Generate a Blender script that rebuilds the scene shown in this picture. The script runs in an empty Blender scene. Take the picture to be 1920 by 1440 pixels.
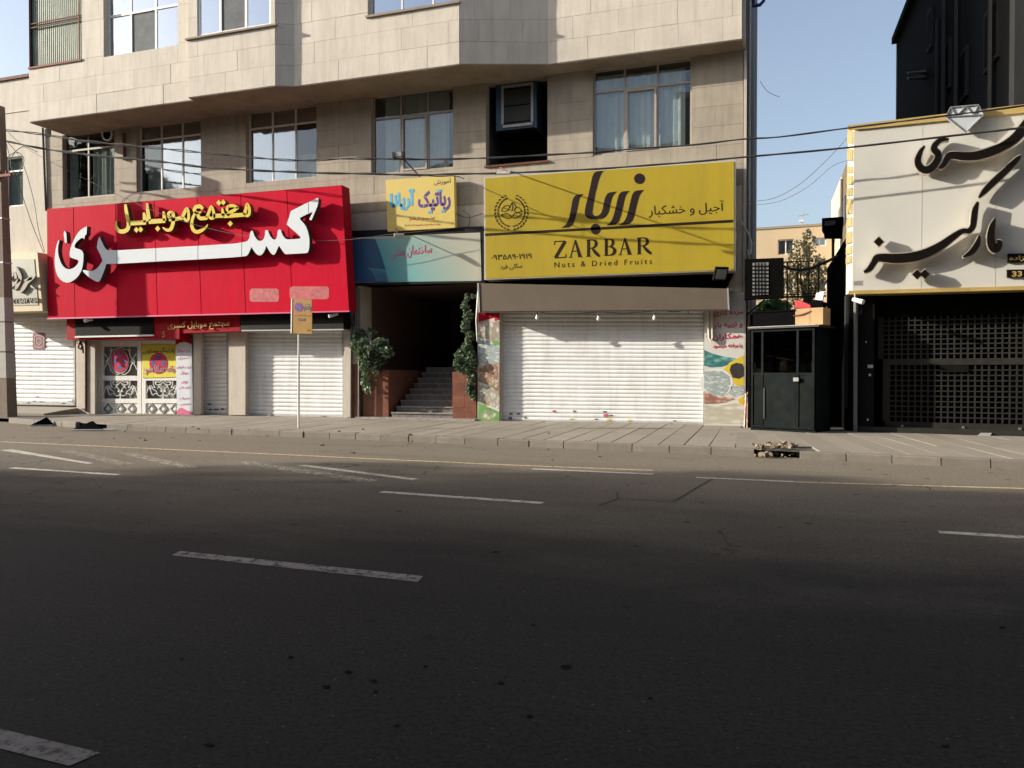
import bpy, bmesh, math, random
from mathutils import Vector, Matrix
from mathutils.geometry import tessellate_polygon
R = math.radians
random.seed(11)
SC = bpy.context.scene
COL = SC.collection

# ---------------------------------------------------------------- camera
F = 1430.0; YAW = R(18.15); PIT = math.atan(20 / F)
CAMP = Vector((0, 0, 1.5))
cd = bpy.data.cameras.new('camera'); cam = bpy.data.objects.new('camera', cd); COL.objects.link(cam)
cd.sensor_width = 36; cd.lens = F / 1920 * 36; cd.clip_end = 2000; cd.clip_start = 0.05
cam.location = CAMP; cam.rotation_euler = (math.pi / 2 - PIT, 0, YAW)
SC.camera = cam

# ---------------------------------------------------------------- light
SUN_TRAVEL = Vector((3.3, 1.0, -1.2)).normalized()
to_sun = -SUN_TRAVEL
ELEV = math.asin(to_sun.z)
sd = bpy.data.lights.new('sun', 'SUN'); sd.energy = 5.0; sd.angle = R(0.5); sd.color = (1.0, 0.93, 0.80)
sun = bpy.data.objects.new('sun', sd); COL.objects.link(sun)
sun.location = (-60, -20, 40)
sun.rotation_euler = SUN_TRAVEL.to_track_quat('-Z', 'Y').to_euler()
W = bpy.data.worlds.new('World'); SC.world = W; W.use_nodes = True
wn = W.node_tree.nodes; wl = W.node_tree.links
sky = wn.new('ShaderNodeTexSky'); sky.sky_type = 'NISHITA'; sky.sun_disc = False
sky.sun_elevation = ELEV; sky.sun_rotation = math.atan2(to_sun.x, to_sun.y)
sky.air_density = 1.0; sky.dust_density = 3.5; sky.ozone_density = 1.5; sky.altitude = 100
bg = wn['Background']; bg.inputs['Strength'].default_value = 0.13
hsv = wn.new('ShaderNodeHueSaturation'); hsv.inputs['Saturation'].default_value = .78; hsv.inputs['Value'].default_value = 1.1
wl.new(sky.outputs[0], hsv.inputs['Color']); wl.new(hsv.outputs[0], bg.inputs[0])
SC.view_settings.view_transform = 'Standard'; SC.view_settings.look = 'None'
SC.view_settings.gamma = 1; SC.view_settings.use_curve_mapping = False
SC.view_settings.exposure = 0.8
SC.cycles.max_bounces = 6; SC.cycles.transparent_max_bounces = 12

# ---------------------------------------------------------------- back-projection of the survey points
_f = Vector((-math.sin(YAW) * math.cos(PIT), math.cos(YAW) * math.cos(PIT), -math.sin(PIT)))
_r = Vector((math.cos(YAW), math.sin(YAW), 0)); _u = _r.cross(_f)
def ray(u, v): return _f + _r * ((u - 960) / F) + _u * ((720 - v) / F)
def onY(u, v, y):
    d = ray(u, v); return CAMP + d * ((y - CAMP.y) / d.y)
def onZ(u, v, z):
    d = ray(u, v); return CAMP + d * ((z - CAMP.z) / d.z)
class Plane:
    """vertical plane through two ground points; N points to the street"""
    def __init__(s, p0, p1):
        s.o = Vector((p0[0], p0[1], 0)); s.r = (Vector((p1[0], p1[1], 0)) - s.o).normalized()
        s.n = Vector((s.r.y, -s.r.x, 0))
    def ab(s, u, v, h=0.0):
        d = ray(u, v); o = s.o + s.n * h
        t = (o - CAMP).dot(s.n) / d.dot(s.n)
        p = CAMP + d * t
        return ((p - o).dot(s.r), p.z)
    def p(s, a, z, h=0.0):
        q = s.o + s.r * a + s.n * h; return Vector((q.x, q.y, z))
    def px(s, u, v, h=0.0):
        a, z = s.ab(u, v, h); return s.p(a, z, h)
MAIN = Plane((0, 20), (1, 20))
ang = R(-5.95)
RIGHT = Plane((2.04, 18.8), (2.04 + math.cos(ang), 18.8 + math.sin(ang)))
KIO = Plane((-0.24, 18.72), (1.09, 18.16))
WHITE_SIGN_H = 0.45

# ---------------------------------------------------------------- object helpers
def link(o, parent=None):
    COL.objects.link(o)
    if parent is not None:
        o.parent = parent
        o.matrix_parent_inverse = parent.matrix_basis.inverted()
    return o
def thing(name, label, cat, loc, group=None):
    o = bpy.data.objects.new(name, None); COL.objects.link(o); o.location = loc
    o.empty_display_size = 0.2
    o['label'] = label; o['category'] = cat
    if group: o['group'] = group
    return o
def tag(o, label=None, cat=None, group=None, kind=None):
    if label: o['label'] = label
    if cat: o['category'] = cat
    if group: o['group'] = group
    if kind: o['kind'] = kind
    return o
def mk(name, verts, faces, m, parent=None, smooth=False, mats=None, fm=None):
    me = bpy.data.meshes.new(name)
    me.from_pydata([tuple(v) for v in verts], [], faces)
    for x in (mats or [m]): me.materials.append(x)
    if fm: me.polygons.foreach_set('material_index', fm)
    if smooth: me.polygons.foreach_set('use_smooth', [True] * len(me.polygons))
    me.update()
    o = bpy.data.objects.new(name, me)
    link(o, parent)
    return o
class MB:
    """collects boxes, prisms, tubes and ribbons, then links them as one mesh"""
    def __init__(s): s.v = []; s.f = []
    def add(s, verts, faces):
        k = len(s.v); s.v += [Vector(v) for v in verts]; s.f += [tuple(i + k for i in f) for f in faces]; return s
    def build(s, name, m, parent=None, smooth=False): return mk(name, s.v, s.f, m, parent, smooth)
    def hexa(s, q0, q1):
        """q0 back four, q1 front four (TL,TR,BR,BL seen from the street)"""
        return s.add(list(q0) + list(q1), [(4, 7, 6, 5), (0, 1, 2, 3), (0, 4, 5, 1), (1, 5, 6, 2), (2, 6, 7, 3), (3, 7, 4, 0)])
    def pbox(s, pl, a0, a1, z0, z1, h0, h1):
        c = [(a0, z1), (a1, z1), (a1, z0), (a0, z0)]
        return s.hexa([pl.p(a, z, h0) for a, z in c], [pl.p(a, z, h1) for a, z in c])
    def ubox(s, pl, quad, h0, h1, ref=None):
        """quad of four pixel corners TL,TR,BR,BL, read at offset h1 (or ref)"""
        c = [pl.ab(u, v, h1 if ref is None else ref) for u, v in quad]
        return s.hexa([pl.p(a, z, h0) for a, z in c], [pl.p(a, z, h1) for a, z in c])
    def box(s, c, d, rz=0.0, tilt=None):
        M = Matrix.Rotation(rz, 3, 'Z')
        if tilt is not None: M = M @ tilt
        c = Vector(c); dx, dy, dz = d[0] / 2, d[1] / 2, d[2] / 2
        P = [c + M @ Vector((x, y, z)) for y in (dy, -dy) for x, z in ((-dx, dz), (dx, dz), (dx, -dz), (-dx, -dz))]
        return s.hexa(P[:4], P[4:])
    def tube(s, pts, r, n=8, cap=True):
        pts = [Vector(p) for p in pts]
        rr = r if isinstance(r, (list, tuple)) else [r] * len(pts)
        k = len(s.v); up = Vector((0, 0, 1)); ref = None
        for i, p in enumerate(pts):
            t = (pts[min(i + 1, len(pts) - 1)] - pts[max(i - 1, 0)]).normalized()
            if ref is None: ref = t.cross(up if abs(t.z) < .9 else Vector((1, 0, 0))).normalized()
            ref = (ref - t * ref.dot(t)).normalized(); b = t.cross(ref)
            for j in range(n):
                a = 2 * math.pi * j / n
                s.v.append(p + (ref * math.cos(a) + b * math.sin(a)) * rr[i])
        for i in range(len(pts) - 1):
            for j in range(n):
                a = k + i * n + j; b2 = k + i * n + (j + 1) % n
                s.f.append((a, b2, b2 + n, a + n))
        if cap:
            s.f.append(tuple(k + j for j in reversed(range(n)))); e = k + (len(pts) - 1) * n
            s.f.append(tuple(e + j for j in range(n)))
        return s
    def prism(s, pl, poly, h0, h1):
        """poly in (a,z); solid between offsets h0 and h1"""
        n = len(poly)
        tri = tessellate_polygon([[Vector((a, z, 0)) for a, z in poly]])
        k = len(s.v)
        s.v += [pl.p(a, z, h1) for a, z in poly] + [pl.p(a, z, h0) for a, z in poly]
        area = sum(poly[i][0] * poly[(i + 1) % n][1] - poly[(i + 1) % n][0] * poly[i][1] for i in range(n))
        for t in tri:
            a, b, c = t
            A = (poly[b][0] - poly[a][0]) * (poly[c][1] - poly[a][1]) - (poly[c][0] - poly[a][0]) * (poly[b][1] - poly[a][1])
            if A < 0: a, b, c = c, b, a
            s.f.append((k + a, k + b, k + c)); s.f.append((k + n + c, k + n + b, k + n + a))
        for i in range(n):
            j = (i + 1) % n
            s.f.append((k + i, k + n + i, k + n + j, k + j) if area > 0 else (k + j, k + n + j, k + n + i, k + i))
        return s
    def uprism(s, pl, poly, h0, h1, ref=None):
        return s.prism(pl, [pl.ab(u, v, h1 if ref is None else ref) for u, v in poly], h0, h1)
    def ribbon(s, pl, pts, h0, h1, smooth=3, to=None, closed=False):
        """pts (u,v,w) in pixels -> a stroke of changing width, cut between h0 and h1"""
        if closed: pts = list(pts) + [pts[0]]
        P = catmull(pts, smooth) if smooth and len(pts) > 2 else pts
        L = []; Rr = []
        for i, (x, y, w) in enumerate(P):
            x0, y0 = P[max(i - 1, 0)][:2]; x1, y1 = P[min(i + 1, len(P) - 1)][:2]
            d = math.hypot(x1 - x0, y1 - y0) or 1; nx, ny = -(y1 - y0) / d, (x1 - x0) / d
            L.append((x + nx * w / 2, y + ny * w / 2)); Rr.append((x - nx * w / 2, y - ny * w / 2))
        cv = (lambda q: pl.ab(q[0], q[1], h1)) if to is None else to
        for i in range(len(P) - 1):
            q = [cv(L[i]), cv(L[i + 1]), cv(Rr[i + 1]), cv(Rr[i])]
            k = len(s.v)
            s.v += [pl.p(a, z, h1) for a, z in q] + [pl.p(a, z, h0) for a, z in q]
            A = sum(q[m][0] * q[(m + 1) % 4][1] - q[(m + 1) % 4][0] * q[m][1] for m in range(4))
            o = (0, 1, 2, 3) if A > 0 else (3, 2, 1, 0)
            s.f.append(tuple(k + m for m in o))
            s.f.append((k + 0, k + 4, k + 5, k + 1) if A > 0 else (k + 1, k + 5, k + 4, k + 0))
            s.f.append((k + 2, k + 6, k + 7, k + 3) if A > 0 else (k + 3, k + 7, k + 6, k + 2))
            if i == 0: s.f.append((k + 3, k + 7, k + 4, k + 0))
            if i == len(P) - 2: s.f.append((k + 1, k + 5, k + 6, k + 2))
        return s
def catmull(pts, n):
    out = []
    for i in range(len(pts) - 1):
        p0 = pts[max(i - 1, 0)]; p1 = pts[i]; p2 = pts[i + 1]; p3 = pts[min(i + 2, len(pts) - 1)]
        for k in range(n):
            t = k / n
            out.append(tuple(0.5 * (2 * b + (c - a) * t + (2 * a - 5 * b + 4 * c - d) * t * t + (3 * b - a - 3 * c + d) * t ** 3)
                             for a, b, c, d in zip(p0, p1, p2, p3)))
    out.append(tuple(pts[-1])); return out
def circ(cx, cy, rx, ry=None, n=24):
    ry = ry or rx
    return [(cx + rx * math.cos(2 * math.pi * i / n), cy - ry * math.sin(2 * math.pi * i / n)) for i in range(n)]
def dia(cx, cy, r, ry=None): ry = ry or r; return [(cx - r, cy), (cx, cy + ry), (cx + r, cy), (cx, cy - ry)]
def tr(pts, sc, ox, oy): return [(p[0] / sc + ox, p[1] / sc + oy) + ((p[2] / sc,) if len(p) > 2 else ()) for p in pts]
def rectq(u0, v0, u1, v1): return [(u0, v0), (u1, v0), (u1, v1), (u0, v1)]
def lerpq(q, s, t):
    """bilinear point of pixel quad, s right, t down"""
    (a, b), (c, d), (e, f), (g, h) = q
    return ((a * (1 - s) + c * s) * (1 - t) + (g * (1 - s) + e * s) * t, (b * (1 - s) + d * s) * (1 - t) + (h * (1 - s) + f * s) * t)
def subq(q, s0, t0, s1, t1): return [lerpq(q, s0, t0), lerpq(q, s1, t0), lerpq(q, s1, t1), lerpq(q, s0, t1)]

# ---------------------------------------------------------------- Persian shaping + lettering
_J = {'ا': (0xFE8D, 2), 'آ': (0xFE81, 2), 'ب': (0xFE8F, 4), 'پ': (0xFB56, 4), 'ت': (0xFE95, 4), 'ث': (0xFE99, 4), 'ج': (0xFE9D, 4), 'چ': (0xFB7A, 4),
      'ح': (0xFEA1, 4), 'خ': (0xFEA5, 4), 'د': (0xFEA9, 2), 'ذ': (0xFEAB, 2), 'ر': (0xFEAD, 2), 'ز': (0xFEAF, 2), 'ژ': (0xFB8A, 2), 'س': (0xFEB1, 4),
      'ش': (0xFEB5, 4), 'ص': (0xFEB9, 4), 'ض': (0xFEBD, 4), 'ط': (0xFEC1, 4), 'ظ': (0xFEC5, 4), 'ع': (0xFEC9, 4), 'غ': (0xFECD, 4), 'ف': (0xFED1, 4),
      'ق': (0xFED5, 4), 'ک': (0xFB8E, 4), 'گ': (0xFB92, 4), 'ل': (0xFEDD, 4), 'م': (0xFEE1, 4), 'ن': (0xFEE5, 4), 'ه': (0xFEE9, 4), 'و': (0xFEED, 2),
      'ی': (0xFBFC, 4)}
def shape(t):
    out = []
    for i, c in enumerate(t):
        if c not in _J: out.append(c); continue
        prev = i > 0 and (t[i - 1] == 'ـ' or (t[i - 1] in _J and _J[t[i - 1]][1] == 4))
        nxt = i + 1 < len(t) and (t[i + 1] in _J or t[i + 1] == 'ـ') and _J[c][1] == 4
        k = 3 if prev and nxt else 2 if nxt else 1 if prev else 0
        out.append(chr(_J[c][0] + k))
    res = []; run = []
    for c in reversed(out):
        if c.isdigit(): run.insert(0, c)
        else: res += run; run = []; res.append(c)
    return ''.join(res + run)
def lettering(name, text, pl, quad, h0, h1, m, parent, fa=True, bold=0.0, shear=0.0, space=1.0):
    """text fitted to a pixel quad TL,TR,BR,BL on a plane, cut h0..h1"""
    c = bpy.data.curves.new(name, 'FONT'); c.body = shape(text) if fa else text
    c.extrude = 0.5; c.offset = bold; c.resolution_u = 3; c.shear = shear; c.space_character = space
    o = bpy.data.objects.new(name, c); COL.objects.link(o)
    me = bpy.data.meshes.new_from_object(o.evaluated_get(bpy.context.evaluated_depsgraph_get()))
    bpy.data.objects.remove(o); bpy.data.curves.remove(c)
    xs = [v.co.x for v in me.vertices]; ys = [v.co.y for v in me.vertices]
    x0, x1, y0, y1 = min(xs), max(xs), min(ys), max(ys)
    q = [pl.ab(u, v, h1) for u, v in quad]
    for v in me.vertices:
        s = (v.co.x - x0) / (x1 - x0); t = (y1 - v.co.y) / (y1 - y0)
        a, z = lerpq(q, s, t)
        v.co = pl.p(a, z, h1 if v.co.z > 0 else h0)
    me.materials.clear(); me.materials.append(m); me.name = name
    return link(bpy.data.objects.new(name, me), parent)

# ---------------------------------------------------------------- materials
M = {}
def mat(name, col, rough=0.7, var=0.12, scale=3.0, bump=0.0, bscale=40.0, metal=0.0, dirt=None, dirt_amt=0.0, dscale=1.2, streak=False, spec=0.5, emit=None):
    m = bpy.data.materials.new(name); m.use_nodes = True; M[name] = m
    n = m.node_tree.nodes; l = m.node_tree.links; b = n['Principled BSDF']
    b.inputs['Roughness'].default_value = rough; b.inputs['Metallic'].default_value = metal
    b.inputs['Specular IOR Level'].default_value = spec
    geo = n.new('ShaderNodeNewGeometry')
    tx = n.new('ShaderNodeTexNoise'); tx.inputs['Scale'].default_value = scale; tx.inputs['Detail'].default_value = 6; tx.inputs['Roughness'].default_value = .65
    l.new(geo.outputs['Position'], tx.inputs['Vector'])
    rp = n.new('ShaderNodeValToRGB'); rp.color_ramp.elements[0].position = .3; rp.color_ramp.elements[1].position = .7
    rp.color_ramp.elements[0].color = tuple(max(0, x * (1 - var)) for x in col) + (1,)
    rp.color_ramp.elements[1].color = tuple(min(1, x * (1 + var)) for x in col) + (1,)
    l.new(tx.outputs['Fac'], rp.inputs['Fac']); out = rp.outputs['Color']
    # a little brightness of its own per object, so that alike pieces are not clones
    oi = n.new('ShaderNodeObjectInfo'); mm = n.new('ShaderNodeMapRange')
    mm.inputs['To Min'].default_value = 1 - var * .6; mm.inputs['To Max'].default_value = 1 + var * .6
    l.new(oi.outputs['Random'], mm.inputs['Value'])
    hs = n.new('ShaderNodeHueSaturation'); l.new(out, hs.inputs['Color']); l.new(mm.outputs[0], hs.inputs['Value']); out = hs.outputs['Color']
    if dirt_amt > 0:
        mp = n.new('ShaderNodeMapping'); mp.inputs['Scale'].default_value = (1, 1, .12 if streak else 1)
        l.new(geo.outputs['Position'], mp.inputs['Vector'])
        t2 = n.new('ShaderNodeTexNoise'); t2.inputs['Scale'].default_value = dscale * (4 if streak else 1); t2.inputs['Detail'].default_value = 8; t2.inputs['Roughness'].default_value = .7
        l.new(mp.outputs[0], t2.inputs['Vector'])
        r2 = n.new('ShaderNodeMapRange'); r2.inputs['From Min'].default_value = .45; r2.inputs['From Max'].default_value = .75
        r2.inputs['To Max'].default_value = dirt_amt; l.new(t2.outputs['Fac'], r2.inputs['Value'])
        mx = n.new('ShaderNodeMix'); mx.data_type = 'RGBA'; l.new(r2.outputs[0], mx.inputs[0]); l.new(out, mx.inputs[6])
        mx.inputs[7].default_value = tuple(dirt or (.1, .08, .06)) + (1,); out = mx.outputs[2]
    l.new(out, b.inputs['Base Color'])
    if bump > 0:
        t3 = n.new('ShaderNodeTexNoise'); t3.inputs['Scale'].default_value = bscale; t3.inputs['Detail'].default_value = 8
        l.new(geo.outputs['Position'], t3.inputs['Vector'])
        bp = n.new('ShaderNodeBump'); bp.inputs['Strength'].default_value = bump; bp.inputs['Distance'].default_value = .01
        l.new(t3.outputs['Fac'], bp.inputs['Height']); l.new(bp.outputs[0], b.inputs['Normal'])
    if emit:
        b.inputs['Emission Color'].default_value = tuple(col) + (1,); b.inputs['Emission Strength'].default_value = emit
    return m
def glass(name, refl=0.35, tint=(.75, .8, .82), rough=0.02, gcol=(.9, .95, 1)):
    m = bpy.data.materials.new(name); m.use_nodes = True; M[name] = m
    n = m.node_tree.nodes; l = m.node_tree.links; n.remove(n['Principled BSDF'])
    tr_ = n.new('ShaderNodeBsdfTransparent'); tr_.inputs[0].default_value = tint + (1,)
    gl = n.new('ShaderNodeBsdfGlossy'); gl.inputs['Roughness'].default_value = rough; gl.inputs['Color'].default_value = gcol + (1,)
    geo = n.new('ShaderNodeNewGeometry'); tx = n.new('ShaderNodeTexNoise'); tx.inputs['Scale'].default_value = 1.6
    l.new(geo.outputs['Position'], tx.inputs['Vector'])
    bp = n.new('ShaderNodeBump'); bp.inputs['Strength'].default_value = .12; bp.inputs['Distance'].default_value = .02
    l.new(tx.outputs['Fac'], bp.inputs['Height']); l.new(bp.outputs[0], gl.inputs['Normal'])
    # Schlick reflection that is the same from both sides of the pane
    dt = n.new('ShaderNodeVectorMath'); dt.operation = 'DOT_PRODUCT'; l.new(geo.outputs['Normal'], dt.inputs[0]); l.new(geo.outputs['Incoming'], dt.inputs[1])
    ab = n.new('ShaderNodeMath'); ab.operation = 'ABSOLUTE'; l.new(dt.outputs['Value'], ab.inputs[0])
    om = n.new('ShaderNodeMath'); om.operation = 'SUBTRACT'; om.inputs[0].default_value = 1; l.new(ab.outputs[0], om.inputs[1])
    pw = n.new('ShaderNodeMath'); pw.operation = 'POWER'; l.new(om.outputs[0], pw.inputs[0]); pw.inputs[1].default_value = 5
    ad = n.new('ShaderNodeMath'); ad.operation = 'MULTIPLY_ADD'; ad.use_clamp = True; ad.inputs[1].default_value = .9 - refl * .8; ad.inputs[2].default_value = refl + .03
    l.new(pw.outputs[0], ad.inputs[0])
    mx = n.new('ShaderNodeMixShader'); l.new(ad.outputs[0], mx.inputs[0]); l.new(tr_.outputs[0], mx.inputs[1]); l.new(gl.outputs[0], mx.inputs[2])
    l.new(mx.outputs[0], n['Material Output'].inputs[0])
    return m
def printed(name, cols, scale, rough=.45, dist=None, stretch=(1, 1, 1), gap=None):
    """flat print of a heap of small pieces (nuts): cell pattern in a few colours"""
    m = bpy.data.materials.new(name); m.use_nodes = True; M[name] = m
    n = m.node_tree.nodes; l = m.node_tree.links; b = n['Principled BSDF']; b.inputs['Roughness'].default_value = rough
    geo = n.new('ShaderNodeNewGeometry'); mp = n.new('ShaderNodeMapping'); mp.inputs['Scale'].default_value = stretch
    mp.inputs['Rotation'].default_value = (0, R(35), 0)
    l.new(geo.outputs['Position'], mp.inputs['Vector'])
    v = n.new('ShaderNodeTexVoronoi'); v.inputs['Scale'].default_value = scale; l.new(mp.outputs[0], v.inputs['Vector'])
    sp = n.new('ShaderNodeSeparateColor'); l.new(v.outputs['Color'], sp.inputs[0])
    rp = n.new('ShaderNodeValToRGB'); rp.color_ramp.interpolation = 'CONSTANT'
    while len(rp.color_ramp.elements) < len(cols): rp.color_ramp.elements.new(.5)
    for i, c in enumerate(cols): rp.color_ramp.elements[i].position = i / len(cols); rp.color_ramp.elements[i].color = c + (1,)
    l.new(sp.outputs[0], rp.inputs[0])
    mr = n.new('ShaderNodeMapRange'); mr.inputs['From Min'].default_value = .25; mr.inputs['From Max'].default_value = .55
    mr.inputs['To Min'].default_value = 1; mr.inputs['To Max'].default_value = 0.35; l.new(v.outputs['Distance'], mr.inputs['Value'])
    mx = n.new('ShaderNodeMix'); mx.data_type = 'RGBA'; l.new(mr.outputs[0], mx.inputs[0]); l.new(rp.outputs[0], mx.inputs[7])
    mx.inputs[6].default_value = tuple(gap or (.12, .1, .08)) + (1,)
    l.new(mx.outputs[2], b.inputs['Base Color'])
    return m
def srgb(r, g, b): return tuple(((x / 255 + .055) / 1.055) ** 2.4 if x > 10 else x / 255 / 12.92 for x in (r, g, b))

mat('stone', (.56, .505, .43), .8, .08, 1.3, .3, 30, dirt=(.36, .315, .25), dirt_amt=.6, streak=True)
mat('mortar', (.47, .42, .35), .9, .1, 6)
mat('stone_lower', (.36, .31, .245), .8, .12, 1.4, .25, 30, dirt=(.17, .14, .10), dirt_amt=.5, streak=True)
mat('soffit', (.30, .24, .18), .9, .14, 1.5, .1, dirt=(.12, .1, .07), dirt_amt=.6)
mat('left_wall', (.55, .50, .43), .8, .08, 2, .1, dirt=(.3, .26, .2), dirt_amt=.4, streak=True)
mat('side_wall', (.11, .10, .09), .9, .2, 2, .2)
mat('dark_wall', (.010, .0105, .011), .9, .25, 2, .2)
mat('frame_pale', (.72, .71, .67), .45, .06, 6)
mat('frame_dark', (.24, .21, .17), .55, .1, 6)
mat('frame_brown', (.36, .315, .27), .5, .1, 6)
mat('curtain', (.55, .55, .50), .9, .08, 5)
mat('curtain_sheer', (.66, .66, .60), .9, .06, 5)
mat('room', (.05, .05, .05), .9, .2, 2)
mat('red_panel', (.56, .006, .030), .6, .06, 1.5, dirt=(.44, .05, .07), dirt_amt=.3, dscale=1.0, streak=True, spec=.03)
mat('red_dark', (.33, .006, .016), .6, .1, 2, spec=.1)
mat('smear', (.42, .07, .08), .5, .35, 6, dirt=(.6, .2, .2), dirt_amt=.5, dscale=8)
mat('white_face', (.70, .74, .78), .28, .03, 2)
mat('letter_side', (.035, .035, .035), .5, .1, 4)
mat('yellow_face', (.62, .46, .015), .35, .06, 4)
mat('yellow_side', (.10, .075, .012), .5, .1, 4)
mat('zarbar_yellow', (.375, .28, .028), .5, .06, .8, dirt=(.27, .20, .04), dirt_amt=.45, dscale=.7, streak=True, spec=.12)
mat('zarbar_brown', (.014, .006, .005), .6, .1, 3, spec=.2)
mat('zarbar_dark', (.015, .006, .008), .6, .1, 3, spec=.2)
mat('trim_pale', (.45, .44, .40), .5, .05, 3)
mat('robot_yellow', (.62, .47, .12), .45, .04, 1.5, dirt=(.5, .4, .15), dirt_amt=.3)
mat('ink_brown', (.05, .03, .04), .6, .1)
mat('ink_purple', (.08, .03, .28), .5, .1)
mat('ink_red', (.40, .05, .03), .6, .1)
mat('ink_pink', (.62, .10, .22), .5, .1)
mat('ink_crimson', (.50, .012, .06), .5, .1)
mat('cyan', (.08, .38, .62), .5, .15, 9)
mat('cream_print', (.38, .38, .31), .4, .04, 1)
mat('teal_print', (.13, .42, .46), .4, .12, 1)
mat('blue_print', (.015, .07, .16), .35, .35, 1)
mat('black_paint', (.005, .005, .0055), .7, .2, 4, spec=.1)
mat('black_matt', (.003, .003, .003), .9, .2, 4, spec=.04)
mat('black_frame', (.006, .005, .0045), .6, .2, 4, spec=.2)
mat('brown_cover', (.115, .087, .062), .75, .10, 2, .1, dirt=(.1, .075, .05), dirt_amt=.4, streak=True)
mat('shutter', (.73, .735, .74), .42, .06, 3, .9, 3.5, dirt=(.42, .39, .34), dirt_amt=.45, streak=True)
mat('shutter_grey', (.60, .58, .55), .45, .05, 3, dirt=(.4, .36, .3), dirt_amt=.35, streak=True)
mat('pier', (.50, .44, .37), .7, .08, 3, .1, dirt=(.25, .21, .17), dirt_amt=.4, streak=True)
mat('white_paint', (.78, .76, .72), .4, .04, 5, dirt=(.4, .34, .28), dirt_amt=.25, streak=True)
mat('grey_panel', (.20, .20, .195), .5, .08, 5)
mat('brick_marble', (.20, .08, .052), .35, .25, 4, dirt=(.12, .035, .02), dirt_amt=.5, dscale=3)
mat('marble_step', (.30, .28, .26), .35, .25, 7, dirt=(.12, .1, .09), dirt_amt=.6, dscale=6)
mat('marble_riser', (.20, .18, .165), .35, .35, 7, dirt=(.06, .05, .045), dirt_amt=.6, dscale=6)
mat('entrance_wall', (.11, .065, .052), .7, .12, 2)
mat('poster_white', (.62, .60, .56), .4, .05, 2)
mat('print_green', (.16, .34, .10), .4, .25, 7)
mat('print_yellow', (.65, .47, .04), .4, .1, 7)
mat('bowl_white', (.70, .70, .68), .4, .05, 3)
mat('gold', (.52, .37, .13), .35, .12, 3, metal=.35)
mat('gold_bright', (.72, .60, .30), .25, .1, 3, metal=.5)
mat('white_gloss', (.44, .43, .40), .22, .03, 1, dirt=(.5, .47, .4), dirt_amt=.3, dscale=.9)
mat('letter_black', (.006, .004, .003), .35, .1, 4, spec=.2)
mat('letter_rim', (.72, .64, .50), .25, .1, 4, metal=.6)
mat('silver', (.50, .50, .50), .25, .15, 10, metal=.7)
mat('acrylic', (.40, .42, .44), .2, .1, 4)
mat('pole_concrete', (.17, .13, .10), .9, .15, 4, .4, 30, dirt=(.15, .11, .08), dirt_amt=.5)
mat('paper', (.42, .40, .37), .8, .2, 5, dirt=(.2, .18, .16), dirt_amt=.6, dscale=5)
mat('steel', (.42, .42, .42), .35, .1, 10, metal=.8)
mat('galvan', (.38, .38, .37), .5, .15, 8, metal=.3)
mat('cable', (.018, .016, .018), .6, .2, 4)
mat('cable_grey', (.12, .11, .10), .6, .2, 4)
mat('kiosk_paint', (.0042, .007, .0075), .6, .35, 3, dirt=(.022, .022, .018), dirt_amt=.5, dscale=4, spec=.07)
mat('cardboard', (.40, .26, .13), .85, .15, 4, .1)
mat('red_plastic', (.55, .02, .03), .4, .1, 5)
mat('white_plastic', (.6, .62, .66), .4, .08, 5)
mat('lattice', (.022, .021, .019), .5, .25, 6, spec=.2)
mat('kerb_stone', (.16, .14, .115), .85, .16, 3, .35, 30, dirt=(.12, .1, .08), dirt_amt=.5, dscale=2.5)
mat('slab', (.245, .213, .172), .85, .2, 1.1, .35, 40, dirt=(.11, .095, .075), dirt_amt=.75, dscale=1.1)
mat('bed', (.07, .06, .05), .95, .2, 3, .3)
mat('far_wall', (.50, .40, .27), .85, .08, .6, dirt=(.4, .32, .22), dirt_amt=.3)
mat('rubble', (.25, .19, .13), .95, .3, 8, .5, 60)
mat('opposite_wall', (.34, .31, .27), .85, .1, .6)
mat('bark', (.10, .075, .05), .9, .3, 8, .5)
mat('sticker_yellow', (.65, .52, .05), .5, .1)
mat('sticker_pink', (.55, .10, .16), .5, .25, 12)
mat('sticker_dark', (.10, .09, .09), .6, .3, 12)
mat('navy', (.03, .07, .30), .4, .15, 6)
mat('sign_red', (.50, .02, .07), .35, .1, 6)
mat('gate_yellow', (.66, .56, .03), .45, .05, 3)
mat('insta', (.24, .025, .06), .5, .35, 5)
mat('taxi_amber', (.30, .15, .012), .45, .2, 3)
mat('bulb', (.75, .75, .70), .2, .05)
mat('ac_blue', (.03, .07, .125), .5, .2, 5)
mat('rust', (.16, .05, .025), .8, .4, 6)
mat('corrugated', (.22, .26, .20), .6, .2, 5, dirt=(.1, .1, .07), dirt_amt=.5)
mat('dark_steel', (.03, .028, .026), .6, .3, 5)
glass('glass_sky', .26, (.65, .7, .72), rough=.05)
glass('glass_clear', .05, (.80, .84, .84))
glass('glass_upper', .5, (.3, .33, .36), gcol=(.8, .88, 1))
glass('glass_dark', .03, (.35, .35, .33)); glass('glass_old', .05, (.7, .74, .74))
mat('screen', (.11, .12, .13), .8, .25, 6)
mat('cream_frame', (.58, .49, .32), .4, .08, 3, dirt=(.4, .33, .2), dirt_amt=.3)
mat('pipe_grey', (.10, .10, .095), .6, .3, 6)
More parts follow.
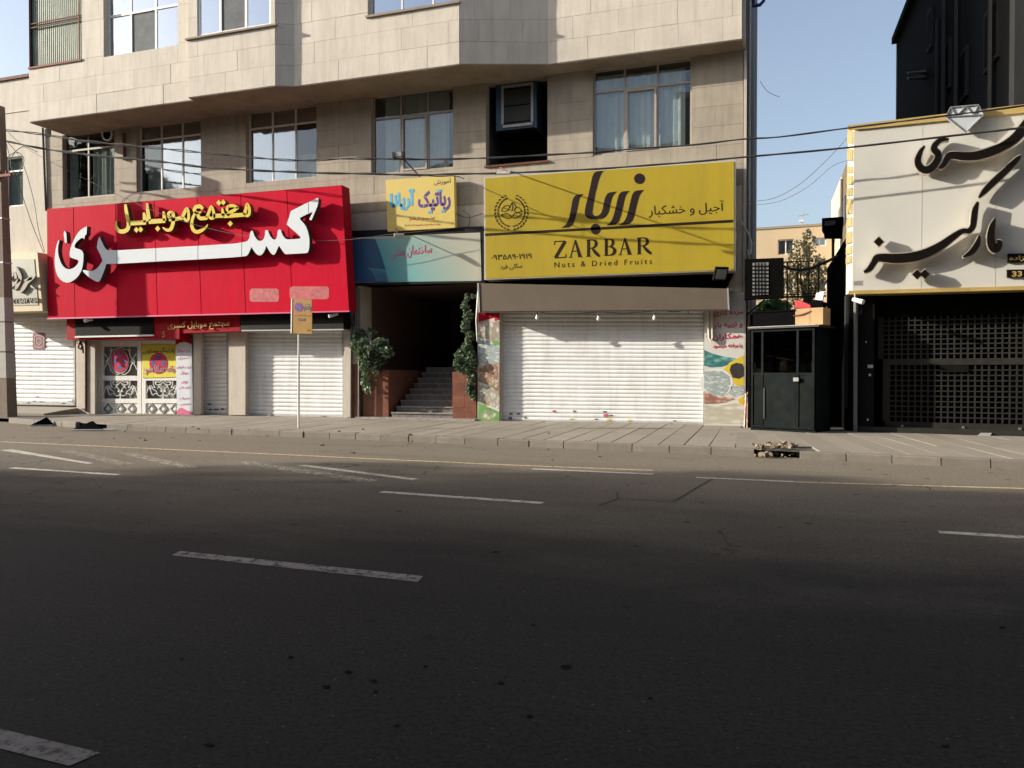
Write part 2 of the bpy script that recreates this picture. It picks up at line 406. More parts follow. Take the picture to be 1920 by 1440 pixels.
def leafmat(name, c0, c1, tr=.25):
    m = bpy.data.materials.new(name); m.use_nodes = True; M[name] = m
    n = m.node_tree.nodes; l = m.node_tree.links; b = n['Principled BSDF']; b.inputs['Roughness'].default_value = .5
    geo = n.new('ShaderNodeNewGeometry')
    rp = n.new('ShaderNodeValToRGB'); rp.color_ramp.elements[0].color = c0 + (1,); rp.color_ramp.elements[1].color = c1 + (1,)
    l.new(geo.outputs['Random Per Island'], rp.inputs[0]); l.new(rp.outputs[0], b.inputs['Base Color'])
    t = n.new('ShaderNodeBsdfTranslucent'); l.new(rp.outputs[0], t.inputs[0])
    mx = n.new('ShaderNodeMixShader'); mx.inputs[0].default_value = tr
    l.new(b.outputs[0], mx.inputs[1]); l.new(t.outputs[0], mx.inputs[2]); l.new(mx.outputs[0], n['Material Output'].inputs[0])
leafmat('ivy', (.05, .08, .042), (.20, .27, .16), .25)
leafmat('tree_dry', (.32, .28, .12), (.6, .55, .32), .35)
leafmat('shrub', (.08, .19, .04), (.2, .34, .1), .35)
leafmat('street_leaf', (.03, .05, .015), (.06, .09, .03), .05)
# ---------------------------------------------------------------- ground, road, kerb, pavement
def asphalt():
    m = bpy.data.materials.new('asphalt'); m.use_nodes = True; M['asphalt'] = m
    n = m.node_tree.nodes; l = m.node_tree.links; b = n['Principled BSDF']; b.inputs['Roughness'].default_value = .82
    b.inputs['Specular IOR Level'].default_value = .12
    geo = n.new('ShaderNodeNewGeometry'); pos = geo.outputs['Position']
    def noise(sc, det=6, stretch=None):
        t = n.new('ShaderNodeTexNoise'); t.inputs['Scale'].default_value = sc; t.inputs['Detail'].default_value = det; t.inputs['Roughness'].default_value = .65
        if stretch:
            mp = n.new('ShaderNodeMapping'); mp.inputs['Scale'].default_value = stretch; mp.inputs['Rotation'].default_value = (0, 0, R(3)); l.new(pos, mp.inputs[0]); l.new(mp.outputs[0], t.inputs[0])
        else: l.new(pos, t.inputs[0])
        return t.outputs['Fac']
    def mrange(x, a, b_, c, d):
        r = n.new('ShaderNodeMapRange'); r.inputs['From Min'].default_value = a; r.inputs['From Max'].default_value = b_
        r.inputs['To Min'].default_value = c; r.inputs['To Max'].default_value = d; l.new(x, r.inputs['Value']); return r.outputs[0]
    def mix(f, a, b_, blend='MIX'):
        x = n.new('ShaderNodeMix'); x.data_type = 'RGBA'; x.blend_type = blend
        for sock, val in ((x.inputs[0], f), (x.inputs[6], a), (x.inputs[7], b_)):
            if hasattr(val, 'links'): l.new(val, sock)
            elif isinstance(val, (int, float)): sock.default_value = val
            else: sock.default_value = tuple(val) + (1,)
        return x.outputs[2]
    sep = n.new('ShaderNodeSeparateXYZ'); l.new(pos, sep.inputs[0])
    # dusty towards the kerb; the ramp also paints the road's shade darker
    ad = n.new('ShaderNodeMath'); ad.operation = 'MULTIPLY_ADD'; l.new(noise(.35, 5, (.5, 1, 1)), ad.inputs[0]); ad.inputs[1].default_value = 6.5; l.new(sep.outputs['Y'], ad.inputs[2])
    dust_shade = mrange(ad.outputs[0], 8.6, 15.0, 0, .97)
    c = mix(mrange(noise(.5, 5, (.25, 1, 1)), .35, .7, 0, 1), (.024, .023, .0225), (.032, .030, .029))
    c = mix(dust_shade, c, (.215, .186, .148))
    c = mix(mrange(noise(1.1, 7, (.12, 1, 1)), .52, .75, 0, .35), c, (.045, .042, .038))      # tyre-polished bands
    c = mix(mrange(noise(14, 6), .35, .7, 0, .5), c, mix(1.0, c, (.6, .58, .58), 'MULTIPLY'))
    c = mix(mrange(noise(38, 5), .45, .62, 0, .8), c, mix(1.0, c, (.45, .45, .45), 'MULTIPLY'))
    c = mix(mrange(noise(55, 3), .60, .72, 0, .5), c, mix(1.0, c, (2.1, 2.1, 2.1), 'MULTIPLY'))    # aggregate
    v = n.new('ShaderNodeTexVoronoi'); v.inputs['Scale'].default_value = 11; l.new(pos, v.inputs['Vector'])
    c = mix(mrange(v.outputs['Distance'], .03, .07, .5, 0), c, (.22, .21, .2))      # pale chips
    v2 = n.new('ShaderNodeTexVoronoi'); v2.inputs['Scale'].default_value = 1.9; v2.inputs['Randomness'].default_value = 1; l.new(pos, v2.inputs['Vector'])
    c = mix(mrange(v2.outputs['Distance'], .05, .10, .8, 0), c, (.012, .012, .013))    # oil spots
    v3 = n.new('ShaderNodeTexVoronoi'); v3.feature = 'DISTANCE_TO_EDGE'; v3.inputs['Scale'].default_value = .33
    wv = n.new('ShaderNodeVectorMath'); wv.operation = 'ADD'
    tn = n.new('ShaderNodeTexNoise'); tn.inputs['Scale'].default_value = 1.5; tn.inputs['Detail'].default_value = 5; l.new(pos, tn.inputs[0])
    l.new(pos, wv.inputs[0]); l.new(tn.outputs['Color'], wv.inputs[1]); l.new(wv.outputs[0], v3.inputs['Vector'])
    crack = n.new('ShaderNodeMath'); crack.operation = 'MULTIPLY'
    l.new(mrange(v3.outputs['Distance'], .003, .008, .7, 0), crack.inputs[0]); l.new(mrange(noise(.25, 3), .5, .6, 0, 1), crack.inputs[1])
    c = mix(crack.outputs[0], c, (.015, .014, .013))
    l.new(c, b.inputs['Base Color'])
    bp = n.new('ShaderNodeBump'); bp.inputs['Strength'].default_value = .5; bp.inputs['Distance'].default_value = .006
    l.new(noise(90, 5), bp.inputs['Height']); l.new(bp.outputs[0], b.inputs['Normal'])
asphalt()
def paint(name, col, wear):
    m = mat(name, col, .7, .12, 4)
    n = m.node_tree.nodes; l = m.node_tree.links
    # worn through to the asphalt: the holes in the paint are transparent
    t = n.new('ShaderNodeTexNoise'); t.inputs['Scale'].default_value = 9; t.inputs['Detail'].default_value = 9; t.inputs['Roughness'].default_value = .75
    geo = n.new('ShaderNodeNewGeometry'); l.new(geo.outputs['Position'], t.inputs[0])
    r = n.new('ShaderNodeMapRange'); r.inputs['From Min'].default_value = wear - .10; r.inputs['From Max'].default_value = wear + .12
    l.new(t.outputs['Fac'], r.inputs['Value']); l.new(r.outputs[0], n['Principled BSDF'].inputs['Alpha'])
paint('paint_worn', (.46, .43, .38), .40); paint('paint_faint', (.36, .33, .27), .52); paint('paint_yellow', (.50, .38, .22), .40)
paint('paint_fresh', (.15, .135, .13), .40)

def tag_s(o): o['kind'] = 'structure'; return o
ground = tag_s(mk('ground', [(-400, -400, -.012), (400, -400, -.012), (400, 400, -.012), (-400, 400, -.012)], [(0, 1, 2, 3)], M['bed']))
KERB = [(-60, 24.5), (-22.08, 17.22), (-16.59, 15.93), (-10.32, 15.41), (-4.88, 14.9), (-.17, 14.34), (.5, 14.15), (3.9, 13.72), (12, 12.6), (60, 6)]
def kerb_y(x):
    for (x0, y0), (x1, y1) in zip(KERB, KERB[1:]):
        if x0 <= x <= x1: return y0 + (y1 - y0) * (x - x0) / (x1 - x0)
rv = []; xs = [-400] + [k[0] for k in KERB] + [400]
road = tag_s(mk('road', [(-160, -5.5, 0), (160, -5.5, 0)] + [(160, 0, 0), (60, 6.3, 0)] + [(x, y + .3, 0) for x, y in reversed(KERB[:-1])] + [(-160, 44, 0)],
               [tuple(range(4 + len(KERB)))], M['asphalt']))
def marking(pts, m, z=.004):
    return mk('lane_marking', [onZ(u, v, z) for u, v in pts][::-1], [tuple(range(len(pts)))], M[m], road)
def line(a, b, w, m, z=.004, w2=None):
    p, q = onZ(*a, z), onZ(*b, z); d = (q - p).normalized(); s = Vector((-d.y, d.x, 0)) * w / 2; s2 = s if w2 is None else s * (w2 / w)
    n = max(1, int((q - p).length / 3)); vs = []; 
    for i in range(n + 1):
        c = p.lerp(q, i / n); ss = s.lerp(s2, i / n); vs += [c + ss, c - ss]
    return mk('lane_marking', vs, [(2 * i, 2 * i + 1, 2 * i + 3, 2 * i + 2) for i in range(n)], M[m], road)
marking([(338, 1033), (793, 1080), (783, 1091), (322, 1041)], 'paint_fresh')
marking([(-60, 1352), (188, 1411), (130, 1436), (-60, 1388)], 'paint_fresh')
line((1760, 997), (2200, 1025), .13, 'paint_worn')
line((0, 828), (960, 872), .11, 'paint_yellow'); line((960, 872), (1225, 882), .10, 'paint_yellow', .0045)
line((997, 879), (1225, 889), .13, 'paint_worn', .006)
line((1305, 895), (1490, 903), .11, 'paint_worn'); line((1492, 903.5), (1960, 917), .1, 'paint_yellow')
line((10, 843), (170, 869), .22, 'paint_worn', .004, .1); line((22, 877), (222, 890), .12, 'paint_worn')
line((125, 845), (235, 870), .25, 'paint_faint'); line((235, 850), (360, 877), .25, 'paint_faint')
line((450, 866), (700, 902), .25, 'paint_faint'); line((565, 872), (780, 899), .14, 'paint_worn')
line((715, 922), (1018, 943), .13, 'paint_worn')
pass
# cut patch in the asphalt
mat('patch', (.085, .076, .064), .85, .2, 6, .4, 80); mat('seam', (.015, .014, .013), .9, .2)
pq = [(1160, 922), (1300, 903), (1345, 893), (1262, 940), (1158, 934)]
False and mk('asphalt_patch', [onZ(u, v, .005) for u, v in [(1158, 934), (1262, 940), (1330, 900), (1200, 908)]], [(0, 1, 2, 3)], M['patch'], road)
for a, b in (((1157, 922), (1158, 934)), ((1158, 934), (1262, 940)), ((1262, 940), (1335, 897)), ((1158, 934), (1120, 948)), ((1900, 1003), (1960, 1020))):
    o = line(a, b, .018, 'seam', .008); o.name = 'asphalt_crack'

mat('stain', (.0165, .016, .016), .95, .3, 9, spec=0.0)
rs_ = random.Random(8)
for u, v, w_, h_ in ((1062, 1250, 20, 7), (612, 1287, 14, 5), (700, 1276, 12, 4), (940, 1281, 12, 4), (992, 1343, 13, 4), (745, 1361, 9, 5), (1772, 1398, 14, 5), (798, 1250, 8, 3), (1220, 1309, 8, 3), (392, 1396, 16, 5), (545, 1233, 7, 4), (341, 1236, 6, 3), (1000, 1172, 8, 3), (655, 1260, 14, 4), (1880, 1176, 10, 3), (930, 1035, 10, 2), (704, 1297, 7, 4)):
    P = [onZ(u + w_ * (.35 + .45 * rs_.random()) * math.cos(k * .628), v + h_ * (.35 + .6 * rs_.random()) * math.sin(k * .628), .004) for k in range(10)]
    mk('oil_stain', P[::-1], [tuple(range(10))], M['stain'], road)
# kerb stones
kerb = tag_s(bpy.data.objects.new('kerb', None)); COL.objects.link(kerb); kerb.location = (-8, 15.2, 0)
x = -21.6
while x < 11:
    L = .72 + random.uniform(-.05, .05)
    gap_hole = .02 < x + L / 2 < .75
    if not gap_hole and x > -16.8 or x < -18.2:
        y0, y1 = kerb_y(x + .008), kerb_y(x + L - .008)
        dz = random.uniform(-.008, .008); j = random.uniform(-.012, .012)
        t = .145 + dz; b0 = MB()
        P = [(x + .008, y0 + j), (x + L - .008, y1 + j)]
        v = []
        for (px_, py_) in P:
            v += [(px_, py_, -.01), (px_, py_ + .01, t - .018), (px_, py_ + .028, t), (px_, py_ + .16, t), (px_, py_ + .16, -.01)]
        b0.add(v, [(0, 5, 6, 1), (1, 6, 7, 2), (2, 7, 8, 3), (3, 8, 9, 4), (4, 3, 2, 1, 0), (5, 6, 7, 8, 9)])
        b0.f = [tuple(reversed(f)) if i < 0 else f for i, f in enumerate(b0.f)]
        b0.build('kerb_stone', M['kerb_stone'], kerb)
    x += L

# pavement slabs, long narrow strips in three rows from kerb to building line
pave = tag_s(mk('pavement', [], [], M['bed']))
def front_y(x):  # building line
    if x < -.45: return 20.3
    return 19.0 - (x) * .104 + .3
mb = MB()
vv = []
for xx in [-60, -22, -16.6, -10.3, -4.9, -.2, .6, 3.9, 12, 40]:
    vv += [Vector((xx, kerb_y(xx) + .15, .118)), Vector((xx, 24 if xx < 0 else 22.5, .15))]
mb.add(vv, [(2 * i, 2 * i + 2, 2 * i + 3, 2 * i + 1) for i in range(9)])
me = bpy.data.meshes.new('pavement'); me.from_pydata([tuple(v) for v in mb.v], [], mb.f); me.materials.append(M['bed']); pave.data = me
def slant(x):  # how far the joints lean (dx per m of depth) : square to the kerb on the right
    return 0.0 if x < -1 else min(.13, (x + 1) * .05)
x = -20.2; n_sl = 0
while x < 8.6:
    w = .47
    off = random.choice((0, .5)) if x > 1.2 else random.choice((0, 0, .33))
    yk = kerb_y(x + w / 2) + .17
    depth = front_y(x) + .0 - yk
    cuts = [0, .36 + off * .15, .68 + off * .12, 1.0]
    for c0, c1 in zip(cuts, cuts[1:]):
        g = .011; dz = random.uniform(-.003, .003); tl = random.uniform(-.002, .002)
        def P(xx, t):
            yy = (kerb_y(xx) + .17) + (front_y(xx) - kerb_y(xx) - .17) * t
            return Vector((xx - slant(x) * (yy - yk) + slant(x) * 0, yy, .146 + .035 * t + dz))
        hx = x < .03 + .8 and x + w > .03 and c0 < .01
        if -.35 < x < 2.2 and c0 >= .3: pass
        q = [P(x + g, c0 + g / 5), P(x + w - g, c0 + g / 5), P(x + w - g, c1 - g / 5), P(x + g, c1 - g / 5)]
        if hx: q[0] = P(x + g, .12); q[1] = P(x + w - g, .16)
        q[0].z += tl; q[3].z += tl
        lo = [Vector((p.x, p.y, .10)) for p in q]
        mk('slab', lo + q, [(4, 5, 6, 7), (0, 1, 5, 4), (1, 2, 6, 5), (2, 3, 7, 6), (3, 0, 4, 7)], M['slab'], pave); n_sl += 1
    x += w
# broken place in the kerb with rubble
rb = MB(); random.seed(5)
for i in range(120):
    u = random.uniform(1412, 1500); v = random.uniform(834, 858)
    p = onZ(u, v, .15 if v < 842 else .02); s = random.uniform(.02, .075) if i > 8 else .085
    hh = .09 * (1 - abs(u - 1455) / 60)
    rb.box(p + Vector((0, 0, max(0, hh) * random.random() * .5 + s * .3)), (s * random.uniform(.7, 1.5), s, s * .7), random.uniform(0, 3), Matrix.Rotation(random.uniform(-.5, .5), 3, 'X'))
o = rb.build('rubble', M['rubble']); tag(o, 'broken brown rubble lying in the gap of the kerb in front of the kiosk', 'rubble', kind='stuff')
random.seed(12)
# litter and dirt heaps along the kerb
lt = MB()
for i in range(24):
    u = random.uniform(200, 1400); v = 842 + (u - 960) * .037 - random.uniform(-20, 12) if i % 2 else random.uniform(788, 830)
    p = onZ(u, v, .15 if i % 2 == 0 else .0); s = random.uniform(.02, .05)
    lt.box(p + Vector((0, 0, s * .3)), (s * 1.6, s, s * .5), random.uniform(0, 3))
o = lt.build('leaf_litter', M['dark_steel']); tag(o, 'dark scraps of dry leaf and litter strewn along the kerb', 'litter', kind='stuff')
# steel plates folded up over the gutter at the far left
for pts, lab in (([(57, 798), (86, 789), (100, 797), (76, 803)], 'smaller bent black gutter plate, left one of two by the kerb'),
                 ([(135, 806), (168, 794), (193, 806), (160, 809)], 'larger bent black gutter plate with a raised point, right one of two')):
    A, B_, C_, D = [onZ(u, v, .03) for u, v in pts]
    top = (A + C_) / 2 + Vector((.02, .12, .22))
    t = thing('gutter_plate', lab, 'plate', (A + C_) / 2, 'gutter plates at the kerb')
    mk('steel_sheet', [A, C_, top, A + Vector((0, .02, .02)), C_ + Vector((0, .02, .02)), top + Vector((0, .02, .01))],
       [(0, 1, 2), (5, 4, 3), (0, 3, 4, 1), (1, 4, 5, 2), (2, 5, 3, 0)], M['black_matt'], t)
    mb = MB(); mb.tube([A, C_], .02, 6); mb.tube([A + Vector((.1, .25, 0)), C_ + Vector((.25, .2, 0))], .02, 6); mb.build('hinge_bar', M['steel'], t)
# ---------------------------------------------------------------- main apartment building
bld = thing('apartment_building', 'long beige stone apartment building with an overhanging upper storey above the shops', 'building', (-12, 20, 0))
def wall(name, pl, a0, a1, z0, z1, holes, m, parent, depth=.25, h=0.0, mdepth=None):
    """wall face at offset h with rectangular holes (a0,a1,z0,z1) and reveals `depth` deep"""
    A = sorted({a0, a1} | {x for q in holes for x in q[:2] if a0 < x < a1}); Z = sorted({z0, z1} | {x for q in holes for x in q[2:4] if z0 < x < z1})
    b = MB()
    for i in range(len(A) - 1):
        for j in range(len(Z) - 1):
            ca, cz = (A[i] + A[i + 1]) / 2, (Z[j] + Z[j + 1]) / 2
            if any(q[0] < ca < q[1] and q[2] < cz < q[3] for q in holes): continue
            b.add([pl.p(A[i], Z[j], h), pl.p(A[i + 1], Z[j], h), pl.p(A[i + 1], Z[j + 1], h), pl.p(A[i], Z[j + 1], h)], [(0, 1, 2, 3)])
    for q in holes:
        x0, x1, y0, y1 = q[:4]; x0 = max(x0, a0); x1 = min(x1, a1); y0 = max(y0, z0); y1 = min(y1, z1)
        f = [pl.p(x0, y0, h), pl.p(x1, y0, h), pl.p(x1, y1, h), pl.p(x0, y1, h)]; k = [pl.p(x0, y0, h - depth), pl.p(x1, y0, h - depth), pl.p(x1, y1, h - depth), pl.p(x0, y1, h - depth)]
        b.add(f + k, [(0, 4, 5, 1), (1, 5, 6, 2), (2, 6, 7, 3), (3, 7, 4, 0)])
    # closed outer rim
    b.add([pl.p(a0, z0, h), pl.p(a0, z1, h), pl.p(a1, z1, h), pl.p(a1, z0, h), pl.p(a0, z0, h - depth), pl.p(a0, z1, h - depth), pl.p(a1, z1, h - depth), pl.p(a1, z0, h - depth)],
          [(0, 1, 5, 4), (1, 2, 6, 5), (2, 3, 7, 6), (3, 0, 4, 7)])
    return b.build(name, m, parent)
def stones(pl, a0, a1, z0, z1, holes, m, parent, h, course=.57, length=1.25, th=.02, gap=.010, name='stone', minw=.12):
    z = z0; row = 0
    while z < z1 - .05:
        zt = min(z + course, z1)
        # free intervals of this course
        iv = [(a0, a1)]
        zs = [z, zt]
        for q in holes:
            if q[2] < zt - .02 and q[3] > z + .02:
                niv = []
                for s, e in iv:
                    if q[1] <= s or q[0] >= e: niv.append((s, e)); continue
                    if q[0] > s: niv.append((s, q[0]))
                    if q[1] < e: niv.append((q[1], e))
                iv = niv
        cut_z = [(q[2], q[3]) for q in holes if z + .02 < q[2] < zt - .02 or z + .02 < q[3] < zt - .02]
        for s, e in iv:
            c = s - length * (.5 if row % 2 else 0) * random.uniform(.6, 1)
            while c < e:
                n = c + length * random.uniform(.75, 1.15)
                l_, r_ = max(c, s), min(n, e)
                if e - n < .2: r_ = e; n = e + 1
                if r_ - l_ > .05:
                    t = th + random.uniform(-.0035, .0035)
                    MB().pbox(pl, l_ + gap / 2, r_ - gap / 2, z + gap / 2, zt - gap / 2, h, h + t).build(name, m, parent)
                c = n
        for q in holes:      # pieces cut round the openings
            for lo, hi in ((z, min(q[2], zt)), (max(q[3], z), zt)):
                if q[2] < zt - .02 and q[3] > z + .02 and hi - lo > .03:
                    n = max(1, round((min(q[1], a1) - max(q[0], a0)) / length)); s0 = max(q[0], a0); w_ = (min(q[1], a1) - s0) / n
                    for k in range(n): MB().pbox(pl, s0 + k * w_ + gap / 2, s0 + (k + 1) * w_ - gap / 2, lo + gap / 2, hi - gap / 2, h, h + th).build(name, m, parent)
        z = zt; row += 1
def win_rect(px, pl=MAIN, h=0.0):
    """average rectangle of four pixel corners"""
    c = [pl.ab(u, v, h) for u, v in px]
    return ((c[0][0] + c[3][0]) / 2, (c[1][0] + c[2][0]) / 2, (c[2][1] + c[3][1]) / 2, (c[0][1] + c[1][1]) / 2)
def window(rect, pl, h, parent, frame, gl, cols=(0, .34, .67, 1), transom=.76, fw=.05, rec=.16, curtains=(), casement=None, room=True, open_col=None, alt={}, fan=None, name='window'):
    a0, a1, z0, z1 = rect; w = a1 - a0; hh = z1 - z0; hf = h - rec
    b = MB()
    b.pbox(pl, a0, a1, z0, z0 + fw, hf - .03, hf + .03).pbox(pl, a0, a1, z1 - fw, z1, hf - .03, hf + .03)
    for c in cols:
        ca = min(max(a0 + w * c, a0 + fw / 2), a1 - fw / 2)
        b.pbox(pl, ca - fw / 2, ca + fw / 2, z0 + fw, z1 - fw, hf - .028, hf + .028)
    zt = z0 + hh * transom if transom else None
    if zt: b.pbox(pl, a0 + fw, a1 - fw, zt - fw / 2, zt + fw / 2, hf - .026, hf + .034)
    if casement is not None:
        c0 = a0 + w * cols[casement] + fw * .6; c1 = a0 + w * cols[casement + 1] - fw * .6; t = (zt - fw * .6) if zt else z1 - fw
        for q in ((c0, c0 + .055, z0 + fw * 1.1, t), (c1 - .055, c1, z0 + fw * 1.1, t), (c0 + .055, c1 - .055, z0 + fw * 1.1, z0 + fw * 1.1 + .055), (c0 + .055, c1 - .055, t - .055, t)):
            b.pbox(pl, *q, hf + .03, hf + .055)
    f = b.build(name, M[frame], parent); f.name = 'window'
    rows = [(z0 + fw, zt - fw / 2), (zt + fw / 2, z1 - fw)] if zt else [(z0 + fw, z1 - fw)]
    for i in range(len(cols) - 1):
        for j, (p, q) in enumerate(rows):
            ga0 = a0 + w * cols[i] + fw / 2; ga1 = a0 + w * cols[i + 1] - fw / 2
            if open_col is not None and i == open_col and j == 0: continue
            MB().pbox(pl, ga0, ga1, p, q, hf - .004, hf + .004).build('pane', M[alt.get((i, j), gl)], f)
    for (c0, c1, t0, t1, mm) in curtains:
        n = max(6, int((c1 - c0) * w / .05)); vs = []
        for i in range(n + 1):
            s = c0 + (c1 - c0) * i / n; d = -.07 + .02 * math.sin(i * 1.9 + c0 * 9) + .012 * math.sin(i * .7)
            vs += [pl.p(a0 + w * s, z0 + hh * t0, hf + d), pl.p(a0 + w * s, z0 + hh * t1, hf + d)]
        mk('curtain', vs, [(2 * i, 2 * i + 2, 2 * i + 3, 2 * i + 1) for i in range(n)], M[mm], f, smooth=True)
    if room:
        A0, A1, Z0, Z1 = a0 - .0, a1 + .0, z0 - .0, z1 + .0; H0, H1 = h - .26, h - 2.2
        c = [(A0, Z0), (A1, Z0), (A1, Z1), (A0, Z1)]
        v = [pl.p(a, z, H0) for a, z in c] + [pl.p(a + (.4 if a > (a0 + a1) / 2 else -.4), z + (.3 if z > (z0 + z1) / 2 else -.3), H1) for a, z in c]
        mk('room', v, [(4, 5, 6, 7), (0, 4, 7, 3), (1, 2, 6, 5), (0, 1, 5, 4), (3, 7, 6, 2)], M['room'], f)
    return f
ZS = 9.57
# window rectangles of the first floor
W0 = win_rect([(117, 245), (213, 238), (217, 368), (118, 372)])
W1 = win_rect([(256, 230), (376, 218), (378, 348), (256, 362)])
W2 = win_rect([(462, 205), (592, 193), (595, 330), (461, 345)])
W3 = win_rect([(696, 176), (850, 160), (849, 317), (696, 324)])
W5 = win_rect([(911.5, 146), (1026, 138), (1027, 302), (911, 311)])
W4 = win_rect([(1111.7, 131), (1298, 108), (1296.5, 275.6), (1111.7, 291.7)])
holes = [W0, W1, W2, W3, W4, W5]
XL, XR = MAIN.ab(88, 392)[0], MAIN.ab(1393, 300)[0]
# ground storey openings
G_small = win_rect([(377, 622), (428, 622), (428, 777), (377, 777)]); G_red = win_rect([(462, 600), (645, 600), (645, 781), (462, 778)])
G_gate = win_rect([(186, 620), (362, 620), (362, 779), (186, 779)])
G_ent = win_rect([(672, 530), (895, 530), (896, 786), (672, 784)]); G_zar = win_rect([(940, 575), (1321, 575), (1320, 797), (940, 791)])
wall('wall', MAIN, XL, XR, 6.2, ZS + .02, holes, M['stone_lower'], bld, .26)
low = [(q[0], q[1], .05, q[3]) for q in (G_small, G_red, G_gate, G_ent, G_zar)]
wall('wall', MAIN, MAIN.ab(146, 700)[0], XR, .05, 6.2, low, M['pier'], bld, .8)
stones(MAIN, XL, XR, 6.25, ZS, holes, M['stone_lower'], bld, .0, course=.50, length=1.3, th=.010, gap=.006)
# first floor windows
cs = 'curtain'
window(W0, MAIN, 0, bld, 'frame_dark', 'glass_old', cols=(0, .46, 1), transom=.72, rec=.12, fw=.06, curtains=((.5, 1, .0, .72, 'curtain_sheer'), (.05, .2, 0, .7, 'curtain')))
window(W1, MAIN, 0, bld, 'frame_pale', 'glass_sky', rec=.18, alt={(0, 0): 'glass_old'}, curtains=((.1, .35, 0, .7, cs), (.36, 1, 0, .42, 'curtain_sheer')))
window(W2, MAIN, 0, bld, 'frame_pale', 'glass_sky', rec=.18, alt={(2, 0): 'glass_old'}, curtains=((.02, .98, 0, .35, cs),))
window(W3, MAIN, 0, bld, 'frame_brown', 'glass_clear', cols=(0, .35, .68, 1), rec=.15, transom=.62 + .08, casement=1, curtains=((.14, .38, .0, .98, 'curtain'), (.36, .66, 0, .98, 'curtain'), (.66, .92, 0, .98, 'curtain')))
window(W4, MAIN, 0, bld, 'frame_brown', 'glass_clear', cols=(0, .325, .66, 1), rec=.09, transom=.74, casement=1, curtains=((.03, .31, 0, .94, 'curtain'), (.33, .65, 0, .92, 'curtain_sheer'), (.67, .93, 0, .92, 'curtain_sheer')))
# niche of the air cooler
a0, a1, z0, z1 = W5
b = MB(); c = [(a0, z0), (a1, z0), (a1, z1), (a0, z1)]
b.add([MAIN.p(a, z, -.26) for a, z in c] + [MAIN.p(a, z, -1.6) for a, z in c], [(4, 5, 6, 7), (0, 4, 7, 3), (1, 2, 6, 5), (0, 1, 5, 4), (3, 7, 6, 2)])
b.build('niche', M['room'], bld)
MB().pbox(MAIN, a0 - .03, a1 + .05, z0 - .05, z0 + .0, -.2, .06).build('niche_sill', M['rust'], bld)
ac = thing('air_cooler', 'old blue evaporative air cooler with a battered pale frame, set in the dark niche', 'air cooler', MAIN.p((a0 + a1) / 2, z0 + .6, -.5))
q0 = win_rect([(930, 152), (1006, 146), (1006, 240), (930, 246)], MAIN, -.26)
MB().pbox(MAIN, *q0, -1.2, -.26).build('cabinet', M['ac_blue'], ac)
q = win_rect([(940, 160), (1000, 155), (1000, 234), (940, 240)], MAIN, -.23)
b = MB(); t = .07
for r_ in ((q[0], q[1], q[3] - t, q[3]), (q[0], q[0] + t, q[2] + .1, q[3] - t), (q[1] - t, q[1], q[2] + .08, q[3] - t), (q[0] + .04, q[1] - .02, q[2], q[2] + t)): b.pbox(MAIN, *r_, -.259, -.225)
b.build('pad_frame', M['galvan'], ac)
MB().pbox(MAIN, q[0] + t, q[1] - t, q[2] + t, q[3] - t, -.259, -.245).build('cooling_pad', M['dark_steel'], ac)
for i in range(3):
    z = q[2] + .12 + i * (q[3] - q[2] - .25) / 2; MB().pbox(MAIN, q[0] + t, q[1] - t, z, z + .02, -.244, -.230).build('louvre', M['black_matt'], ac)
MB().pbox(MAIN, q0[0] + .05, q0[1] - .05, q0[2] - .07, q0[2], -1.1, -.2).build('stand', M['black_matt'], ac)
# overhanging storey: plan polyline of its street face
PL = [(-22.43, 18.60), (-16.0, 18.60), (-16.0, 18.40), (-13.02, 18.40), (-12.55, 18.62), (-7.55, 18.62), (-5.36, 19.36), (-.50, 19.36)]
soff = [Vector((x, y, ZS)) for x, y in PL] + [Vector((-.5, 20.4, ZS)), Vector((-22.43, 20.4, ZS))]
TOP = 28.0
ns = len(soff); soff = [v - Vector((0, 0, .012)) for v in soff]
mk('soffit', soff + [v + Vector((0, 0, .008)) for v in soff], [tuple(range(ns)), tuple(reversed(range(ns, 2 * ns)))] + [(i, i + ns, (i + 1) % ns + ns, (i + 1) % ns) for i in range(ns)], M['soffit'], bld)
pls = [Plane(PL[i], PL[i + 1]) for i in range(len(PL) - 1)]
def segrect(pl, px): return win_rect(px, pl, 0)
U0 = segrect(pls[0], [(53, -120), (155, -120), (153, 113), (57, 125)])
U1 = segrect(pls[0], [(193, -140), (333, -140), (333, 86), (196, 106)])
U2 = segrect(pls[2], [(370, -150), (508, -150), (508, 50), (370, 68)])
U3 = segrect(pls[4], [(690, -180), (868, -180), (868, 4), (690, 28)])
U4z = U3[2]
U0 = (0.0, U0[1], U0[2], U0[3])
hl = [[U0, U1], [], [U2], [], [U3], [], []]
for i, pl in enumerate(pls):
    L = (Vector(PL[i + 1]) - Vector(PL[i])).length
    wall('wall', pl, 0, L, ZS + .0, TOP, hl[i], M['mortar'], bld, .24)
    stones(pl, 0 if i != 2 else .0, L, ZS + .012, 14.2, hl[i], M['stone'], bld, 0, course=.575, length=1.3, th=.016, gap=.006)
